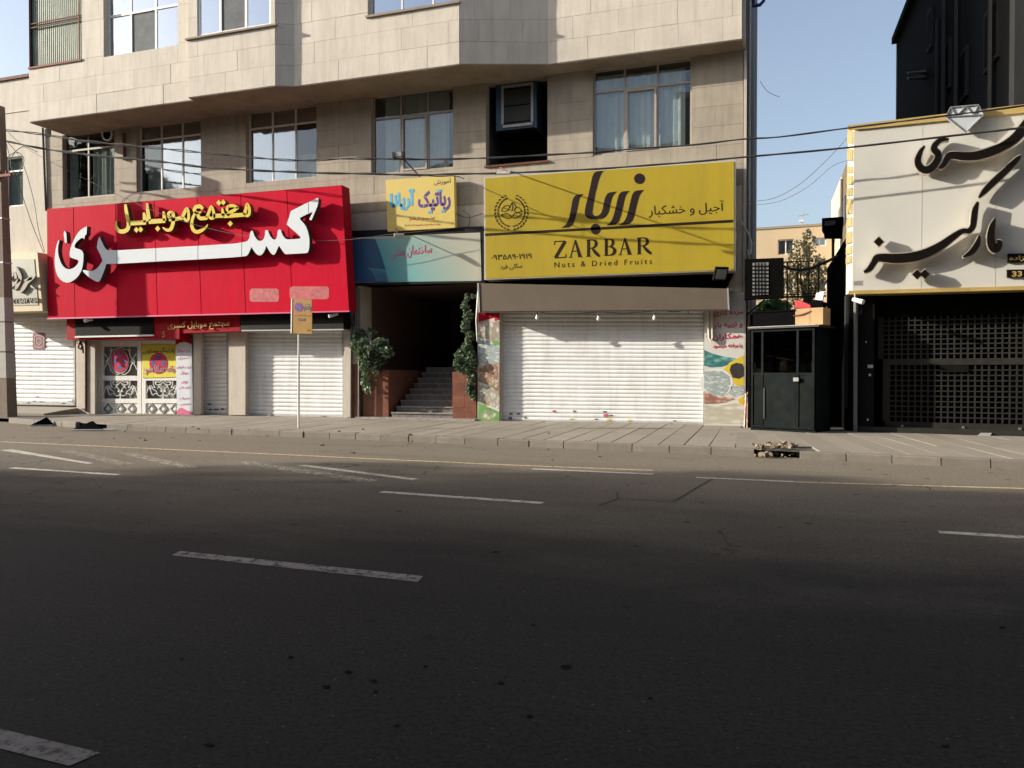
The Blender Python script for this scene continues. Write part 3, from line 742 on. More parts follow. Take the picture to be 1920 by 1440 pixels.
# ledges at sill height
b = MB(); b.pbox(pls[2], -.06, (Vector(PL[3]) - Vector(PL[2])).length + .07, U2[2] - .05, U2[2] + .0, -.2, .08); b.build('ledge', M['soffit'], bld)
b = MB(); L5 = (Vector(PL[6]) - Vector(PL[5])).length
b.pbox(pls[4], U3[0] - .05, 5.03, U3[2] - .06, U3[2], -.2, .07); b.build('ledge', M['soffit'], bld)
b = MB(); b.pbox(pls[0], 0, U0[1], U0[2] - .06, U0[2] - .0, -.2, .05); b.build('ledge', M['rust'], bld)
window(U1, pls[0], 0, bld, 'frame_pale', 'glass_upper', cols=(0, .32, .66, 1), transom=.34, rec=.18, fw=.07, alt={(1, 0): 'screen'})
window(U2, pls[2], 0, bld, 'frame_pale', 'glass_upper', cols=(0, .31, .66, 1), transom=0, rec=.05, fw=.08, alt={(1, 0): 'screen'})
window(U3, pls[4], 0, bld, 'frame_pale', 'glass_upper', cols=(0, .34, .67, 1), transom=.5, rec=.18, curtains=((.03, .95, 0, .6, 'curtain'),))
# corrugated green screen of the left balcony with its bars
cs_ = MB(); n = 26; w = U0[1] - U0[0]
for i in range(n):
    s = U0[0] + .05 + (w - .1) * i / n
    cs_.pbox(pls[0], s, s + (w - .1) / n * .55, U0[2] + .02, U0[3], -.12, -.085)
cs_.pbox(pls[0], U0[0] + .03, U0[1] - .03, U0[2] + .02, U0[3], -.16, -.12)
scr = cs_.build('corrugated_screen', M['corrugated'], bld)
b = MB()
for zz in (.6, .66): b.pbox(pls[0], U0[0], U0[1], U0[2] + (2.1) * zz, U0[2] + 2.1 * zz + .03, -.05, -.02)
for s in (0.0, .93, 1): b.pbox(pls[0], U0[0] + (w - .04) * s, U0[0] + (w - .04) * s + .04, U0[2], U0[3], -.05, -.02)
b.build('railing', M['rust'], bld)
# body behind, side wall and parapet
b = MB(); b.box((-11.5, 41.4, 14.0), (21.98, 28, 28.0)); b.build('wall', M['side_wall'], bld)
b = MB(); b.box((-11.5, 23.7, 27.8), (21.9, 8.4, .2)); b.build('roof', M['side_wall'], bld)
b = MB(); b.box((-.46, 37.9, 14.0), (.1, 35.4, 28.0)); b.build('wall', M['side_wall'], bld)
e = MB(); e.box((-.43, 20.12, 4.85), (.07, .3, 9.4)); e.build('corner_pier', M['pier'], bld)
e = MB(); e.box((-.46, 19.85, 13.0), (.07, .8, 6.8)); e.box((-.46, 19.85, 22.2), (.07, .8, 11.5)); e.build('corner_pier', M['stone'], bld)
b = MB(); b.box((-11.5, 20.0, 28.1), (22, 3, .2)); b.build('parapet', M['stone'], bld)
# corner strip of pale render and drain pipe on the right edge
p = MB(); p.tube([(-.34, 20.6, .2), (-.34, 20.6, 16)], .045, 8); p.build('downpipe', M['galvan'], bld)
b = MB(); b.tube([(-.30, 23, 12.0), (-.1, 23, 12.0), (0.0, 23, 12.1), (.02, 23, 12.45)], .05, 6); b.build('vent_pipe', M['navy'], bld)
b = MB(); b.tube([(-.33, 27, 13.8), (-.33, 27, 16)], .05, 6); b.build('vent_pipe', M['cable'], bld)
# left edge pier of the first floor with old conduit
b = MB(); b.tube([MAIN.px(80, 240, .05), MAIN.px(86, 395, .05)], .04, 6); b.build('conduit', M['cable_grey'], bld)
b = MB(); b.tube([MAIN.px(232, 250, .05), MAIN.px(233, 300, .05)], .05, 6); b.build('conduit', M['rust'], bld)
# extractor fan in the left window
fw = thing('extractor_fan', 'round dark extractor fan let into the leftmost first floor window', 'fan', MAIN.px(200, 251, -.1))
b = MB()
b.uprism(MAIN, circ(200, 251, 7.5, 10.5), -.16, -.10); b.build('fan_opening', M['black_matt'], fw)
b = MB(); b.ribbon(MAIN, [(200 + 9 * math.cos(a * .3927), 251 + 12 * math.sin(a * .3927), 3) for a in range(17)], -.16, -.08, 1); b.build('fan_ring', M['frame_pale'], fw)

# ---------------------------------------------------------------- left neighbour
lb = thing('cream_building', 'pale cream building at the left edge beyond the apartment building', 'building', (-25, 20, 0))
XLL = MAIN.ab(-300, 400)[0]
LW = win_rect([(9, 293), (43, 295), (43, 388), (12, 386)])
XG0, XG1 = MAIN.ab(27, 700)[0], MAIN.ab(143, 700)[0]
LG = (-26.9, XG1, .05, MAIN.ab(90, 592)[1])
lw_top = MAIN.ab(20, 150)[1]
wall('wall', MAIN, -34, XL - .005, 4.6, lw_top, [LW], M['left_wall'], lb, .2)
wall('wall', MAIN, -34, MAIN.ab(146, 700)[0] - .005, .05, 4.595, [LG], M['left_wall'], lb, .4)
window(LW, MAIN, 0, lb, 'frame_pale', 'glass_old', cols=(0, 1), transom=.72, rec=.08, curtains=((.02, .98, 0, .98, 'curtain_sheer'),))
b = MB(); b.box((-29, 26.6, lw_top / 2), (10, 9, lw_top - .1)); b.build('wall', M['left_wall'], lb)
b = MB(); b.pbox(MAIN, -34, XL - .02, lw_top, lw_top + .10, -.5, .06); b.build('roof_trim', M['rust'], lb)
b = MB(); b.pbox(MAIN, -34, XL - .02, MAIN.ab(20, 212)[1], MAIN.ab(20, 212)[1] + .06, 0, .02); b.build('string_course', M['stone'], lb)
# raised threshold in front of the left shutter
b = MB(); b.hexa([(-30, 20.1, .36), (-22.05, 20.1, .34), (-22.05, 20.1, .1), (-30, 20.1, .1)], [(-30, 18.9, .2), (-22.3, 18.9, .18), (-22.3, 18.9, .1), (-30, 18.9, .1)])
o = b.build('threshold', M['slab'], pave)

# ---------------------------------------------------------------- roller shutters
def shutter(quad, pl, h, n, m, lab, group='roller shutters', rail=True, box=None):
    c = [pl.ab(u, v, h) for u, v in quad]
    t = thing('roller_shutter', lab, 'shutter', pl.p((c[2][0] + c[3][0]) / 2, c[3][1], h), group)
    for i in range(n):
        q = subq(c, 0, i / n, 1, (i + 1) / n); hh = q[0][1] - q[3][1]
        # curved slat: five points in section
        b = MB(); V = []
        sec = [(0, .004), (.18, .016), (.5, .022), (.80, .014), (.92, .002), (1, .0)]
        for s, d in sec:
            V += [pl.p(q[0][0], q[0][1] - (q[0][1] - q[3][1]) * s, h + d), pl.p(q[1][0], q[1][1] - (q[1][1] - q[2][1]) * s, h + d)]
        k = len(V); V += [pl.p(q[0][0], q[0][1], h - .015), pl.p(q[1][0], q[1][1], h - .015), pl.p(q[3][0], q[3][1], h - .015), pl.p(q[2][0], q[2][1], h - .015)]
        F_ = [(2 * j + 2, 2 * j + 3, 2 * j + 1, 2 * j) for j in range(len(sec) - 1)]
        F_ += [(k, k + 1, k + 3, k + 2), (0, 1, k + 1, k), (k + 2, k + 3, 2 * len(sec) - 1, 2 * len(sec) - 2)]
        mk('slat', V, F_, M[m], t)
    q = c; zb = min(c[2][1], c[3][1])
    MB().hexa([pl.p(c[3][0], c[3][1] , h - .02), pl.p(c[2][0], c[2][1], h - .02), pl.p(c[2][0], c[2][1] - .06, h - .02), pl.p(c[3][0], c[3][1] - .06, h - .02)],
              [pl.p(c[3][0], c[3][1], h + .03), pl.p(c[2][0], c[2][1], h + .03), pl.p(c[2][0], c[2][1] - .06, h + .03), pl.p(c[3][0], c[3][1] - .06, h + .03)]).build('bottom_bar', M['galvan'], t)
    if rail:
        for s, e in ((c[0][0] - .07, c[0][0] - .004), (c[1][0] + .004, c[1][0] + .07)):
            MB().pbox(pl, s, e, zb - .05, max(c[0][1], c[1][1]), h - .03, h + .05).build('guide_rail', M['galvan'], t)
    return t, c
s1, c1 = shutter([(20, 594), (139, 594), (139, 757), (25, 755)], MAIN, -.15, 20, 'shutter', 'white roller shutter with a red square sticker, under the small gold sign')
s2, c2 = shutter([(381, 623), (426, 622), (426, 777), (381, 776)], MAIN, -.15, 19, 'shutter_grey', 'narrow grey roller shutter between two piers, right of the banner')
s3, c3 = shutter([(465, 610), (643, 610), (643, 781), (465, 778)], MAIN, -.17, 22, 'shutter', 'white roller shutter under the red sign, behind the taxi sign post')
s4, c4 = shutter([(943, 580), (1319, 580), (1318, 794), (943, 789)], MAIN, -.17, 28, 'shutter', 'widest white roller shutter, under the brown cover of the yellow sign')
for th_, us in ((s1, None), (s3, None)):
    pass
for t_, c_, uu in ((s3, c3, (500, 600)), (s4, c4, (1010, 1130, 1250)), (s1, c1, (45, 110))):
    for u in uu:
        a_ = MAIN.ab(u, 770)[0]; z_ = min(c_[2][1], c_[3][1])
        b = MB(); b.pbox(MAIN, a_ - .07, a_ + .07, z_ + .0, z_ + .035, -.13, -.10); b.build('lift_handle', M['galvan'], t_)
# stickers and scraps at the foot of the shutters
def sticker(parent, u, v, w, hh, m, h, nm='sticker', rot=0.0):
    cr, sr = math.cos(rot), math.sin(rot)
    q = [(u + x * cr - y * sr, v + x * sr + y * cr) for x, y in ((-w / 2, -hh / 2), (w / 2, -hh / 2), (w / 2, hh / 2), (-w / 2, hh / 2))]
    MB().uprism(MAIN, q, h, h + .004).build(nm, M[m], parent)
for u, v, w, hh, m_ in ((1039, 771, 6, 4, 'sticker_pink'), (1077, 771, 5, 3, 'sticker_dark'), (1134, 772, 7, 2.5, 'sticker_dark'), (1136, 779, 9, 5, 'sticker_pink'), (1146, 779, 6, 2.5, 'sticker_dark'),
                        (1072, 785.5, 6, 2.5, 'sticker_yellow'), (1118, 786, 6, 2, 'sticker_dark'), (1141, 787, 7, 4, 'sticker_yellow'), (1180, 788, 7, 3, 'sticker_yellow'), (1265, 789, 6, 1.6, 'sticker_dark'),
                        (958, 776, 6, 3, 'sticker_dark'), (972, 776, 6, 3, 'sticker_dark'), (957, 784, 6, 4, 'sticker_dark'), (985, 783, 4, 3, 'sticker_dark')):
    sticker(s4, u, v, w, hh, m_, -.145)
for u, v, w, hh in ((393, 758, 6, 3), (405, 768, 9, 2.4), (394, 768, 5, 3), (417, 767, 4, 4)): sticker(s2, u, v, w, hh, 'sticker_dark', -.125)
for u, v, w in ((70, 744, 5), (64, 752, 6), (77, 753, 6), (130, 752, 4)): sticker(s1, u, v, w, 1.6, 'sticker_dark', -.125)
b = MB(); b.ubox(MAIN, rectq(134, 749, 141, 756), -.12, -.06); b.build('padlock', M['steel'], s1)
# round-cornered camera sticker on the left shutter
def rrect(u0, v0, u1, v1, r, n=5):
    o = []
    for cx, cy, a in ((u1 - r, v0 + r, 0), (u0 + r, v0 + r, 90), (u0 + r, v1 - r, 180), (u1 - r, v1 - r, 270)):
        for i in range(n + 1):
            t = R(a + 90 * i / n); o.append((cx + r * math.cos(t), cy - r * math.sin(t)))
    return o
st = MB().uprism(MAIN, rrect(61, 624, 85, 655.5, 5), -.124, -.12).build('camera_sticker', M['insta'], s1)
def ringrect(u0, v0, u1, v1, r, w, h, m, par, nm):
    P = rrect(u0, v0, u1, v1, r, 4); MB().ribbon(MAIN, [(x, y, w) for x, y in P] + [P[0] + (w,)], h, h + .004, 0).build(nm, M[m], par)
ringrect(64.5, 629, 81.5, 651, 5, 1.7, -.1195, 'paper', st, 'outline')
P = circ(73, 640, 4.4, 5.6, 16); MB().ribbon(MAIN, [(x, y, 1.6) for x, y in P + [P[0]]], -.1195, -.1155, 0).build('lens_ring', M['paper'], st)
MB().uprism(MAIN, circ(78, 632.5, 1.2, 1.5, 8), -.1195, -.1155).build('dot', M['paper'], st)
# ---------------------------------------------------------------- the big red sign
H_RED0, H_RED1 = .32, .75
rs = thing('shop_sign', 'huge red panel sign with white raised Persian lettering and small yellow lettering above it', 'sign', MAIN.px(360, 590, .5))
RQ = [(88, 392), (641, 347), (655, 583), (90, 597)]
MB().ubox(MAIN, RQ, H_RED0, H_RED1 - .012).build('sign_box', M['red_dark'], rs)
seams = [0, .087, .228, .37, .475, .612, .747, .873, 1.0]
seams = [0, (138 - 88) / 556, (217 - 88) / 556, (290 - 88) / 556, (371 - 88) / 556, (453 - 88) / 556, (540 - 88) / 556, 1.0]
for s0, s1 in zip(seams, seams[1:]):
    c = subq(RQ, s0 + .0012, 0.004, s1 - .0012, .996)
    MB().ubox(MAIN, c, H_RED1 - .012, H_RED1, ref=H_RED1).build('panel', M['red_panel'], rs)
for s in (.20 / 1, .335, .80, .94):
    pass
# pale bottom and side trim
b = MB().ubox(MAIN, [(88, 596), (655, 582.2), (655, 584.6), (88, 598.6)], H_RED1 - .05, H_RED1 + .01); b.build('edge_trim', M['ink_pink'], rs)
# washed-out patches where numbers stood
MB().uprism(MAIN, rrect(468, 541, 523, 566, 6), H_RED1 - .001, H_RED1 + .003).build('faded_patch', M['smear'], rs)
MB().uprism(MAIN, rrect(543, 537, 617, 561, 6), H_RED1 - .001, H_RED1 + .003).build('faded_patch', M['smear'], rs)
HW0, HW1 = H_RED1 + .10, H_RED1 + .26
def raised(name, outline, mf, ms, parent, h0, h1):
    o = MB().uprism(MAIN, outline, h0, h1 - .012, ref=h1).build(name, M[ms], parent)
    MB().uprism(MAIN, outline, h1 - .012, h1).build('letter_face', M[mf], o); return o
A1 = lambda P: tr(P, 9.6, 90, 400)
B1 = lambda P: tr(P, 9.6, 440, 350)
ye = A1([(700, 232), (640, 262), (585, 300), (540, 350), (500, 410), (465, 480), (430, 560), (405, 630), (390, 700), (388, 750), (400, 790), (470, 820), (530, 835), (552, 860), (535, 910), (500, 950), (455, 985), (400, 1005),
          (350, 1003), (310, 985), (270, 950), (235, 900), (208, 830), (188, 760), (178, 680), (180, 600), (195, 520), (205, 480), (185, 490), (160, 550), (140, 640), (125, 750), (118, 850), (125, 960), (145, 1060), (175, 1130), (220, 1190), (275, 1230), (330, 1247),
          (390, 1243), (450, 1212), (505, 1170), (550, 1120), (600, 1030), (622, 950), (635, 850), (638, 740), (625, 695), (600, 665), (555, 645), (510, 632), (482, 615), (475, 595), (485, 560), (505, 525), (560, 470), (610, 440), (635, 448), (650, 465), (665, 400), (692, 375)])
raised('letter', ye, 'white_face', 'letter_side', rs, HW0, HW1)
raised('letter', A1([(290, 315), (320, 335), (330, 380), (338, 530), (303, 532), (290, 440), (283, 370)]), 'white_face', 'letter_side', rs, HW0, HW1)
body = A1([(925, 420), (960, 500), (1010, 600), (1035, 635), (1062, 660), (1240, 665)]) + [(290, 465.5), (371, 461), (440, 456.6)] + \
    B1([(130, 1005), (190, 992), (235, 972), (262, 930), (270, 890), (280, 820), (300, 795), (320, 795), (335, 830), (352, 880), (395, 945), (425, 970), (460, 978), (500, 965), (525, 935), (545, 870), (548, 795), (575, 778), (600, 790), (615, 840), (640, 895), (685, 945), (715, 955), (745, 940), (765, 885), (775, 790), (800, 770), (830, 780), (845, 830), (865, 880), (905, 930), (950, 950),
        (1060, 945), (1170, 935), (1188, 912), (1130, 850), (1030, 765), (935, 680), (975, 560), (1010, 440), (1250, 318), (1488, 202), (1508, 218), (1502, 300), (1485, 360), (1430, 490), (1385, 600), (1350, 602), (1345, 580), (1375, 520), (1405, 452), (1290, 500), (1175, 560), (1178, 590),
        (1260, 680), (1295, 745), (1322, 820), (1338, 900), (1345, 960), (1343, 1080), (1330, 1150), (1312, 1185), (1285, 1196), (1100, 1206), (920, 1216), (895, 1200), (868, 1165), (830, 1110), (797, 1060), (770, 1115), (745, 1175), (720, 1215), (700, 1226), (675, 1218), (645, 1190), (605, 1130), (570, 1062), (545, 1130), (515, 1190), (485, 1225), (450, 1238), (415, 1228), (380, 1200), (335, 1140), (300, 1085), (270, 1160), (240, 1220), (215, 1243), (185, 1252), (0, 1270)]) + \
    [(371, 486.5), (290, 490.5)] + A1([(1240, 908), (1048, 912), (1030, 970), (1000, 1050), (960, 1150), (935, 1205), (905, 1232), (870, 1228), (800, 1192), (745, 1155), (700, 1118), (655, 1075), (622, 1038), (645, 1018), (700, 1030), (760, 1038), (810, 1030), (860, 1005), (912, 962), (945, 915), (975, 868), (978, 845), (965, 805), (930, 720), (880, 625), (885, 560), (900, 480)])
raised('letter', body, 'white_face', 'letter_side', rs, HW0, HW1)
for u, v0, v1 in ((219, 469.5, 494), (292, 465, 490), (371, 461, 486), (453, 455, 480.5)):
    MB().uprism(MAIN, rectq(u - .45, v0, u + .45, v1), HW1 - .002, HW1 + .002).build('joint', M['letter_side'], rs)
MB().uprism(MAIN, [(577.6, 378), (578.4, 378), (578.9, 399), (578.1, 399)], HW1 - .002, HW1 + .002).build('joint', M['letter_side'], rs)
# yellow raised lettering: each word part its own letter group of strokes
Y1 = lambda P: tr(P, 6.857, 200, 370)
HY0, HY1 = H_RED1 + .08, H_RED1 + .24
def ystroke(groups, parent=rs, dots=()):
    s = MB(); f = MB()
    for g in groups:
        s.ribbon(MAIN, Y1(g), HY0, HY1 - .01, 3, to=lambda q: MAIN.ab(q[0], q[1], HY1)); f.ribbon(MAIN, Y1(g), HY1 - .01, HY1, 3)
    for d in dots:
        p = Y1(dia(d[0], d[1], 34, 38)); s.uprism(MAIN, p, HY0, HY1 - .01, ref=HY1); f.uprism(MAIN, p, HY1 - .01, HY1)
    o = s.build('letter', M['yellow_side'], parent); f.build('letter_face', M['yellow_face'], o)
ystroke([[(240, 90, 30), (252, 180, 42), (272, 290, 45), (282, 360, 48), (262, 415, 52), (205, 440, 56), (150, 425, 46), (122, 370, 32), (125, 300, 12)]])
ystroke([[(285, 332, 62), (390, 328, 60), (505, 322, 58)], [(478, 195, 26), (486, 250, 46), (498, 320, 50)]], dots=[(382, 418), (435, 413)])
ystroke([[(520, 75, 26), (528, 180, 44), (545, 300, 48)], [(540, 312, 60), (650, 306, 58), (752, 300, 56)], [(728, 180, 20), (738, 235, 42), (745, 300, 42)]], dots=[(655, 402)])
ystroke([[(800, 285, 46), (880, 280, 48), (970, 262, 50)], [(850, 195, 34), (800, 195, 34), (795, 245, 36), (845, 265, 38)], [(850, 190, 34), (858, 260, 46), (850, 340, 46), (822, 410, 46), (770, 420, 36), (718, 385, 14)],
         [(968, 262, 40), (1000, 195, 42), (1030, 140, 34), (1052, 200, 34), (1050, 280, 36), (1022, 300, 34), (985, 255, 34)]])
ystroke([[(1240, 150, 34), (1200, 118, 50), (1150, 122, 48), (1125, 165, 42), (1160, 200, 36), (1215, 190, 18)], [(1150, 185, 34), (1108, 260, 36), (1092, 350, 40), (1115, 420, 46), (1165, 445, 48), (1230, 420, 40), (1275, 385, 24), (1300, 345, 8)],
         [(1165, 195, 34), (1190, 262, 46), (1240, 270, 48), (1295, 262, 46)], [(1285, 262, 36), (1318, 180, 38), (1345, 115, 32), (1372, 180, 34), (1378, 250, 40), (1340, 272, 34), (1310, 240, 30)],
         [(1370, 240, 54), (1450, 236, 54), (1510, 236, 54)], [(1486, 135, 18), (1492, 190, 38), (1500, 235, 44)], [(1500, 240, 54), (1640, 232, 54), (1775, 222, 50)],
         [(1572, 112, 44), (1630, 108, 38), (1688, 135, 34)], [(1690, 130, 34), (1640, 165, 42), (1580, 200, 46), (1550, 235, 34)], [(1560, 100, 20), (1545, 150, 36), (1560, 185, 18)],
         [(1770, 222, 40), (1790, 145, 40), (1806, 80, 28), (1832, 140, 36), (1832, 215, 36), (1800, 238, 34), (1772, 215, 30)]], dots=[(1442, 70), (1498, 64), (1588, 338)])

# ---------------------------------------------------------------- lower red fascia with its dark screens
ls = thing('shop_sign', 'lower dark red fascia with gold lettering and black display strip, above the white gate', 'sign', MAIN.px(290, 630, .3))
MB().ubox(MAIN, [(125, 590), (336, 590), (336, 635.5), (125, 637)], .05, .50).build('fascia_box', M['red_dark'], ls)
MB().ubox(MAIN, [(337, 588), (450, 585), (450, 621), (337, 625)], .05, .46).build('fascia_box', M['red_dark'], ls)
MB().ubox(MAIN, [(141, 594), (287, 594), (287, 627), (141, 630)], .5, .53).build('display', M['black_paint'], ls)
MB().ubox(MAIN, [(140, 630.2), (287, 627.2), (287, 630.2), (140, 633.2)], .5, .56).build('display_tray', M['white_paint'], ls)
lettering('lettering', 'مجتمع موبایل کسری', MAIN, [(314, 604), (430, 599), (430, 616), (314, 621)], .503, .515, M['gold'], ls, bold=.015)
lettering('lettering', '5', MAIN, [(304, 622), (310, 621.6), (310, 632), (304, 632.4)], .51, .52, M['gold'], ls, fa=False)
hb = thing('shutter_housing', 'black shutter housing strip under the right end of the red sign', 'housing', MAIN.px(550, 618, .1))
MB().ubox(MAIN, [(451, 588), (644, 584), (644, 616.5), (451, 618.5)], -.14, .50).build('housing_box', M['black_frame'], hb)
MB().ubox(MAIN, [(452, 618.6), (644, 616.6), (644, 619), (452, 621)], -.14, .51).build('housing_lip', M['galvan'], hb)

# ---------------------------------------------------------------- gold sign at the left edge
gs = thing('shop_sign', 'cream and gold framed sign with bronze calligraphy at the left edge above the shutter', 'sign', MAIN.px(40, 580, .4))
GQ = [(-60, 470), (70, 473), (80, 583), (-60, 586)]
MB().ubox(MAIN, GQ, .05, .90).build('sign_box', M['cream_frame'], gs)
MB().ubox(MAIN, subq(GQ, .03, .12, .95, .9), .90, .915, ref=.90).build('sign_face', M['cream_print'], gs)
G1 = lambda P: tr(P, 4, 0, 440)
b = MB()
for g in ([(120, 240, 10), (140, 290, 26), (150, 330, 24), (125, 390, 24), (110, 410, 8)], [(60, 340, 20), (90, 300, 24), (110, 290, 22), (118, 330, 16)], [(70, 400, 10), (95, 380, 20), (150, 335, 24)],
          [(262, 312, 8), (240, 325, 26), (200, 360, 26), (175, 400, 28), (150, 436, 10)], [(180, 345, 12), (210, 335, 20), (240, 325, 22)], [(228, 382, 12), (244, 395, 14), (260, 402, 6)]):
    b.ribbon(MAIN, G1(g), .93, .99, 3)
b.build('lettering', M['frame_dark'], gs)
lettering('lettering', '۲۲۵۵۴۷۵۱', MAIN, G1([(92, 478), (282, 470), (282, 505), (92, 514)]), .92, .945, M['frame_dark'], gs, bold=.02)

# ---------------------------------------------------------------- yellow training sign
ys = thing('shop_sign', 'small pale yellow sign with purple and cyan Persian lettering above the teal sign', 'sign', MAIN.px(790, 430, .2))
YQ = [(723, 337.5), (850.8, 329), (853, 426.7), (726.7, 434)]
MB().ubox(MAIN, YQ, .12, .30).build('sign_box', M['robot_yellow'], ys)
Q = lambda P: [(x / 6 + 640, y / 6 + 320) for x, y in P]
lettering('lettering', 'آموزش', MAIN, Q([(1040, 95), (1232, 78), (1236, 150), (1040, 168)]), .30, .304, M['ink_brown'], ys)
lettering('lettering', 'رباتیک', MAIN, Q([(862, 232), (1222, 205), (1228, 445), (862, 470)]), .30, .305, M['ink_purple'], ys, bold=.035)
for x_, y_ in ((1100, 224), (1000, 464), (1146, 455)):
    MB().uprism(MAIN, Q([(x_ - 22, y_ - 12), (x_ + 22, y_ - 14), (x_ + 22, y_ + 12), (x_ - 22, y_ + 14)]), .30, .308).build('cyan_dot', M['cyan'], ys)
lettering('lettering', 'آریانا', MAIN, Q([(545, 232), (825, 200), (825, 440), (545, 465)]), .30, .305, M['cyan'], ys, bold=.05)
lettering('lettering', 'کودک و نوجوان ۷ الی ۱۸ سال', MAIN, Q([(760, 530), (1050, 515), (1050, 550), (760, 566)]), .30, .304, M['ink_red'], ys)
lettering('lettering', 'رباتیک و برنامه نویسی کامپیوتر ۸ الی ۱۵ سال', MAIN, Q([(708, 605), (1112, 592), (1112, 614), (708, 630)]), .30, .304, M['ink_red'], ys)

# ---------------------------------------------------------------- teal sign over the entrance
ts = thing('shop_sign', 'wide sign over the stair entrance, dark blue to teal to cream, thin red script', 'sign', MAIN.px(780, 530, .2))
TQ = [(650, 433), (906, 424), (908, 530), (652, 535)]
MB().ubox(MAIN, TQ, .02, .22).build('sign_frame', M['black_frame'], ts)
TF = [(652, 446), (900, 436), (902.5, 526), (655, 530.5)]
HT = .232
MB().ubox(MAIN, TF, .2, HT).build('sign_face', M['cream_print'], ts)
# printed design: three tones that meet along curves
nt = M['cream_print'].copy(); nt.name = 'fade_print'; M['fade_print'] = nt
n = nt.node_tree.nodes; l = nt.node_tree.links
geo = n.new('ShaderNodeNewGeometry'); sp = n.new('ShaderNodeSeparateXYZ'); l.new(geo.outputs['Position'], sp.inputs[0])
xa, xb = MAIN.ab(712, 480, HT)[0], MAIN.ab(872, 480, HT)[0]
mr = n.new('ShaderNodeMapRange'); mr.inputs['From Min'].default_value = xa; mr.inputs['From Max'].default_value = xb
zz = n.new('ShaderNodeMath'); zz.operation = 'MULTIPLY_ADD'; zz.inputs[1].default_value = .6; l.new(sp.outputs['Z'], zz.inputs[0]); zz.inputs[2].default_value = -.6 * 4.6
aa = n.new('ShaderNodeMath'); aa.operation = 'ADD'; l.new(sp.outputs['X'], aa.inputs[0]); l.new(zz.outputs[0], aa.inputs[1]); l.new(aa.outputs[0], mr.inputs['Value'])
rp = n.new('ShaderNodeValToRGB'); rp.color_ramp.elements[0].color = (.055, .33, .38, 1); rp.color_ramp.elements[1].color = (.38, .38, .31, 1)
e_ = rp.color_ramp.elements.new(.45); e_.color = (.20, .37, .35, 1)
l.new(mr.outputs[0], rp.inputs[0]); l.new(rp.outputs[0], n['Principled BSDF'].inputs['Base Color'])
MB().uprism(MAIN, Q([(380, 770), (1540, 706), (1560, 1240), (530, 1252), (505, 1130), (470, 1020), (430, 900), (405, 830)]), HT - .001, HT + .003).build('print', nt, ts)
MB().uprism(MAIN, Q([(90, 760), (382, 768), (405, 830), (432, 900), (470, 1020), (505, 1130), (528, 1254), (90, 1258)]), HT - .001, HT + .005).build('print', M['blue_print'], ts)
b = MB()
for i in range(12):
    x0 = 300 + i * 17
    b.ribbon(MAIN, [(p[0] / 6 + 640, p[1] / 6 + 320, .5) for p in ((x0, 1090 + i * 2), (x0 + 60, 1150), (x0 + 100, 1240))], HT + .005, HT + .007, 4)
b.build('print_lines', M['teal_print'], ts)
lettering('lettering', 'ساختمان مدنی', MAIN, Q([(560, 850), (1010, 832), (1010, 950), (560, 1005)]), HT + .004, HT + .012, M['ink_pink'], ts, bold=-.004)

# ---------------------------------------------------------------- yellow nut shop sign
zs = thing('shop_sign', 'long mustard yellow sign with large dark brown lettering, a wreath emblem and a phone number', 'sign', MAIN.px(1140, 515, .4))
HZ = .62
ZQ = [(907, 332.5), (1379, 300.5), (1379, 507), (908, 524.5)]
MB().ubox(MAIN, ZQ, .06, HZ - .01).build('sign_box', M['trim_pale'], zs)
zf = MB().ubox(MAIN, [(909.5, 334), (1376, 302.5), (1376, 505.5), (910.5, 522.5)], HZ - .01, HZ, ref=HZ).build('sign_face', M['zarbar_yellow'], zs)
D1 = lambda P: tr(P, 9.6, 1040, 310)
C6 = lambda P: tr(P, 3.84, 900, 300)
def flat(poly, m='zarbar_dark', nm='letter', par=None): return MB().uprism(MAIN, poly, HZ - .002, HZ + .006).build(nm, M[m], par or zs)
flat(D1([(515, 515), (430, 522), (375, 540), (335, 585), (315, 650), (290, 800), (265, 920), (240, 1000), (195, 1070), (120, 1125), (200, 1122), (260, 1112), (320, 1065), (360, 980), (400, 800), (430, 650), (450, 580), (475, 545)]))
flat(D1([(880, 100), (800, 102), (745, 112), (705, 145), (675, 210), (640, 380), (600, 560), (560, 720), (540, 820), (542, 880), (560, 925), (600, 952), (660, 965), (850, 962), (900, 935), (940, 890), (975, 820), (1000, 690), (1025, 590), (1055, 530), (1115, 472), (1010, 482), (955, 500), (915, 560), (890, 650), (865, 770), (845, 840), (815, 885), (770, 908), (720, 910), (685, 885), (672, 840), (690, 720), (730, 500), (790, 260), (820, 180), (845, 135)]))
flat(D1([(1345, 460), (1230, 468), (1185, 490), (1150, 540), (1125, 630), (1090, 790), (1060, 900), (1030, 980), (990, 1040), (930, 1080), (1040, 1078), (1100, 1060), (1150, 1010), (1190, 900), (1220, 770), (1245, 650), (1270, 560), (1300, 500)]))
flat(D1([(1605, 442), (1480, 452), (1430, 475), (1395, 530), (1370, 620), (1335, 780), (1305, 890), (1275, 970), (1235, 1025), (1165, 1070), (1280, 1066), (1340, 1048), (1395, 995), (1435, 890), (1465, 760), (1490, 650), (1520, 550), (1555, 490)]))
flat(D1(circ(1525, 240, 96)), nm='dot'); flat(D1(circ(735, 1145, 88, 95)), nm='dot')
flat([(909.5, 437.8), (1374, 411.8), (1374, 416.8), (909.5, 442.4)], 'zarbar_brown', 'rule')
lettering('lettering', 'آجیل و خشکبار', MAIN, C6([(1212, 318), (1755, 290), (1757, 385), (1214, 418)]), HZ, HZ + .004, M['zarbar_brown'], zs)
lettering('lettering', '۰۹۳۵۸۹۰۱۹۱۹', MAIN, C6([(80, 680), (372, 668), (372, 708), (80, 722)]), HZ, HZ + .004, M['zarbar_brown'], zs, bold=.012)
